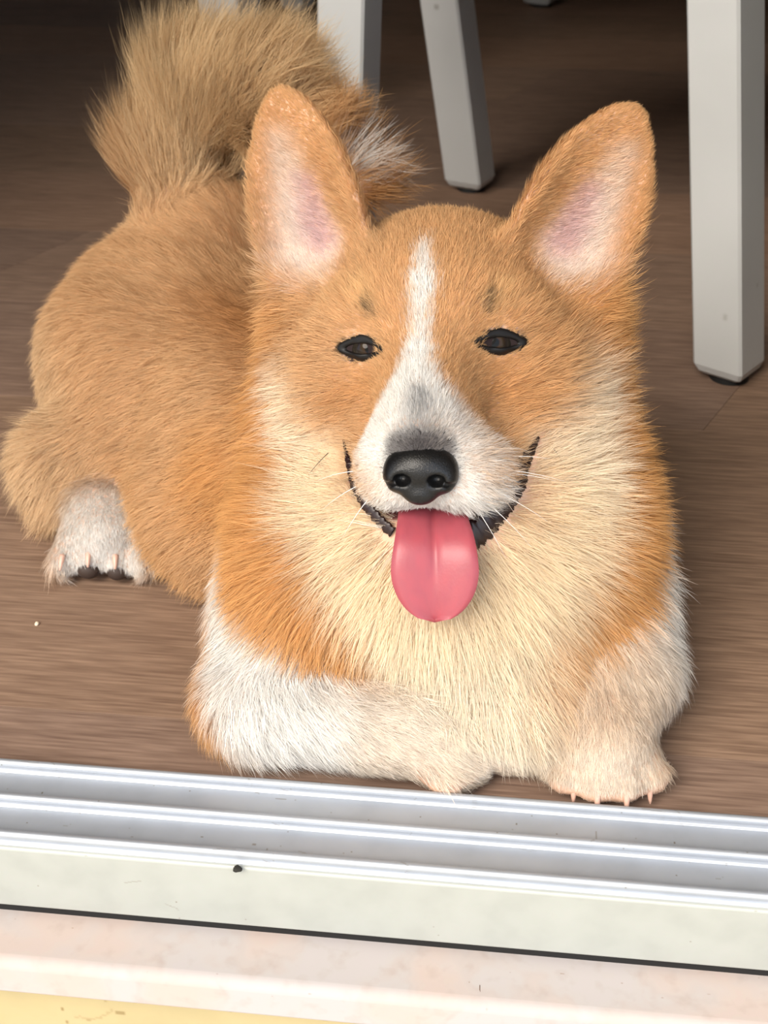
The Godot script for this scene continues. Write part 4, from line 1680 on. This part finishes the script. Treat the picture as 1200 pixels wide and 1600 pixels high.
func tongue() -> ArrayMesh:
	var cv := Curve3D.new()
	var pts := [hd(0.005, -0.068, 0.030), hd(0.0058, -0.0680, 0.046), hd(0.0064, -0.0730, 0.064), Vector3(0.0245, 0.1420, -0.5500), Vector3(0.0246, 0.1270, -0.5425), Vector3(0.0246, 0.1085, -0.5345)]
	for i in pts.size():
		var t: Vector3 = (pts[mini(i + 1, pts.size() - 1)] - pts[maxi(i - 1, 0)]) * 0.17
		cv.add_point(pts[i], -t, t)
	# smooth the run of the curve
	var run := PackedVector3Array()
	for i in 61:
		run.append(cv.sample_baked(cv.get_baked_length() * i / 60.0))
	for pass_ in 40:
		var nx := run.duplicate()
		for i in range(1, 60):
			nx[i] = run[i] * 0.5 + (run[i - 1] + run[i + 1]) * 0.25
		run = nx
	cv = Curve3D.new()
	for q in run:
		cv.add_point(q)
	var total := cv.get_baked_length()
	var rows := 44
	var cols := 26
	var across := HB.x
	var spots := FastNoiseLite.new()
	spots.seed = 6
	spots.frequency = 0.05
	var top := []
	var bot := []
	var col := []
	for i in rows + 1:
		var s := float(i) / rows
		var o := cv.sample_baked(s * total)
		var t := (cv.sample_baked(minf(s * total + 0.001, total)) - cv.sample_baked(maxf(s * total - 0.001, 0.0))).normalized()
		var x := (across - t * across.dot(t)).normalized()
		var n := t.cross(x).normalized()
		if n.dot(HB.y + HB.z * 2.0) < 0: n = -n
		var w := lerpf(0.0170, 0.0212, smoothstep(0.35, 0.72, s))
		if s > 0.70:
			var e := (s - 0.70) / 0.30
			w *= sqrt(maxf(0.0, 1.0 - e * e))
		var a := []
		var b := []
		var cc := []
		for k in cols + 1:
			var q := 2.0 * k / cols - 1.0
			var round_ := sqrt(maxf(0.0, 1.0 - q * q * q * q))
			var edge := 1.0 if s < 0.7 else sqrt(maxf(0.0, 1.0 - pow((s - 0.7) / 0.3, 4.0)))
			var th := 0.0034 * round_ * edge
			var groove := 0.0016 * exp(-q * q * 160.0) * (1.0 - smoothstep(0.55, 0.85, s)) + 0.0012 * exp(-q * q * 8.0)
			var cup := 0.0026 * q * q
			a.append(o + x * (q * w) + n * (th - groove + cup))
			b.append(o + x * (q * w) + n * (cup - th))
			var fleck := 0.5 + 0.5 * spots.get_noise_2d(q * 60.0, s * 140.0)
			var c := Color(0.61, 0.27, 0.305).lerp(Color(0.545, 0.255, 0.29), fleck)
			cc.append(c.srgb_to_linear())
		top.append(a); bot.append(b); col.append(cc)
	var st := new_st()
	st.set_smooth_group(0)
	for i in rows:
		for k in cols:
			for side in 2:
				var g = top if side == 0 else bot
				var q := [[i, k], [i, k + 1], [i + 1, k + 1], [i + 1, k]]
				var out: Vector3 = top[i][k] - bot[i][k]
				if out.length() < 1e-6: out = top[i][k + 1] - bot[i][k + 1]
				if out.length() < 1e-6: out = HB.z
				if side == 1: out = -out
				var p0: Vector3 = g[q[0][0]][q[0][1]]
				var p1: Vector3 = g[q[1][0]][q[1][1]]
				var p2: Vector3 = g[q[2][0]][q[2][1]]
				var ord := [0, 1, 2, 0, 2, 3] if (p1 - p0).cross(p2 - p0).dot(out) < 0.0 else [0, 2, 1, 0, 3, 2]
				for z in ord:
					st.set_color(col[q[z][0]][q[z][1]])
					st.add_vertex(g[q[z][0]][q[z][1]] - DOG_ORIGIN)
	return done(st)

func lip_band(line: PackedVector3Array, half: float, seed_: int) -> ArrayMesh:
	# a plump band along the line, its outer edge scalloped into small bumps
	var cv := Curve3D.new()
	for i in line.size():
		var t := (line[mini(i + 1, line.size() - 1)] - line[maxi(i - 1, 0)]) * 0.17
		cv.add_point(line[i], -t, t)
	var total := cv.get_baked_length()
	var rows := 90
	var cols := 10
	var grid := []
	for i in rows + 1:
		var s := float(i) / rows
		var o := cv.sample_baked(s * total)
		var t := (cv.sample_baked(minf(s * total + 0.001, total)) - cv.sample_baked(maxf(s * total - 0.001, 0.0))).normalized()
		var out := (o - hd(0.002, -0.06, 0.01)).normalized()
		out = (out - t * out.dot(t)).normalized()
		var view := (Vector3(0, CAM_H, 0) - o).normalized()
		out = (out * 0.55 + (view - t * view.dot(t)).normalized() * 0.45).normalized()
		var x := t.cross(out).normalized()
		var w := half * clampf(s * 1.9 + 0.08, 0.0, 1.0)
		var bump := 0.5 + 0.5 * sin(s * total / 0.0042 * TAU)
		var row := []
		for k in cols + 1:
			var a := TAU * k / cols
			var r := w * (1.0 + 0.40 * bump * maxf(0.0, absf(cos(a))) )
			var crease := 0.0004 * sin(s * total / 0.0021 * TAU + 3.0 * a)
			row.append(o + x * cos(a) * r + out * (sin(a) * (w * 0.38 + 0.0003 * bump) + crease + 0.0014))
		grid.append(row)
	var st := new_st()
	st.set_smooth_group(0)
	for i in rows:
		var mid := Vector3.ZERO
		for k in cols: mid += grid[i][k] / cols
		for k in cols:
			quad(st, grid[i][k] - DOG_ORIGIN, grid[i][k + 1] - DOG_ORIGIN, grid[i + 1][k + 1] - DOG_ORIGIN, grid[i + 1][k] - DOG_ORIGIN, (grid[i][k] + grid[i][k + 1]) * 0.5 - mid)
	return done(st)
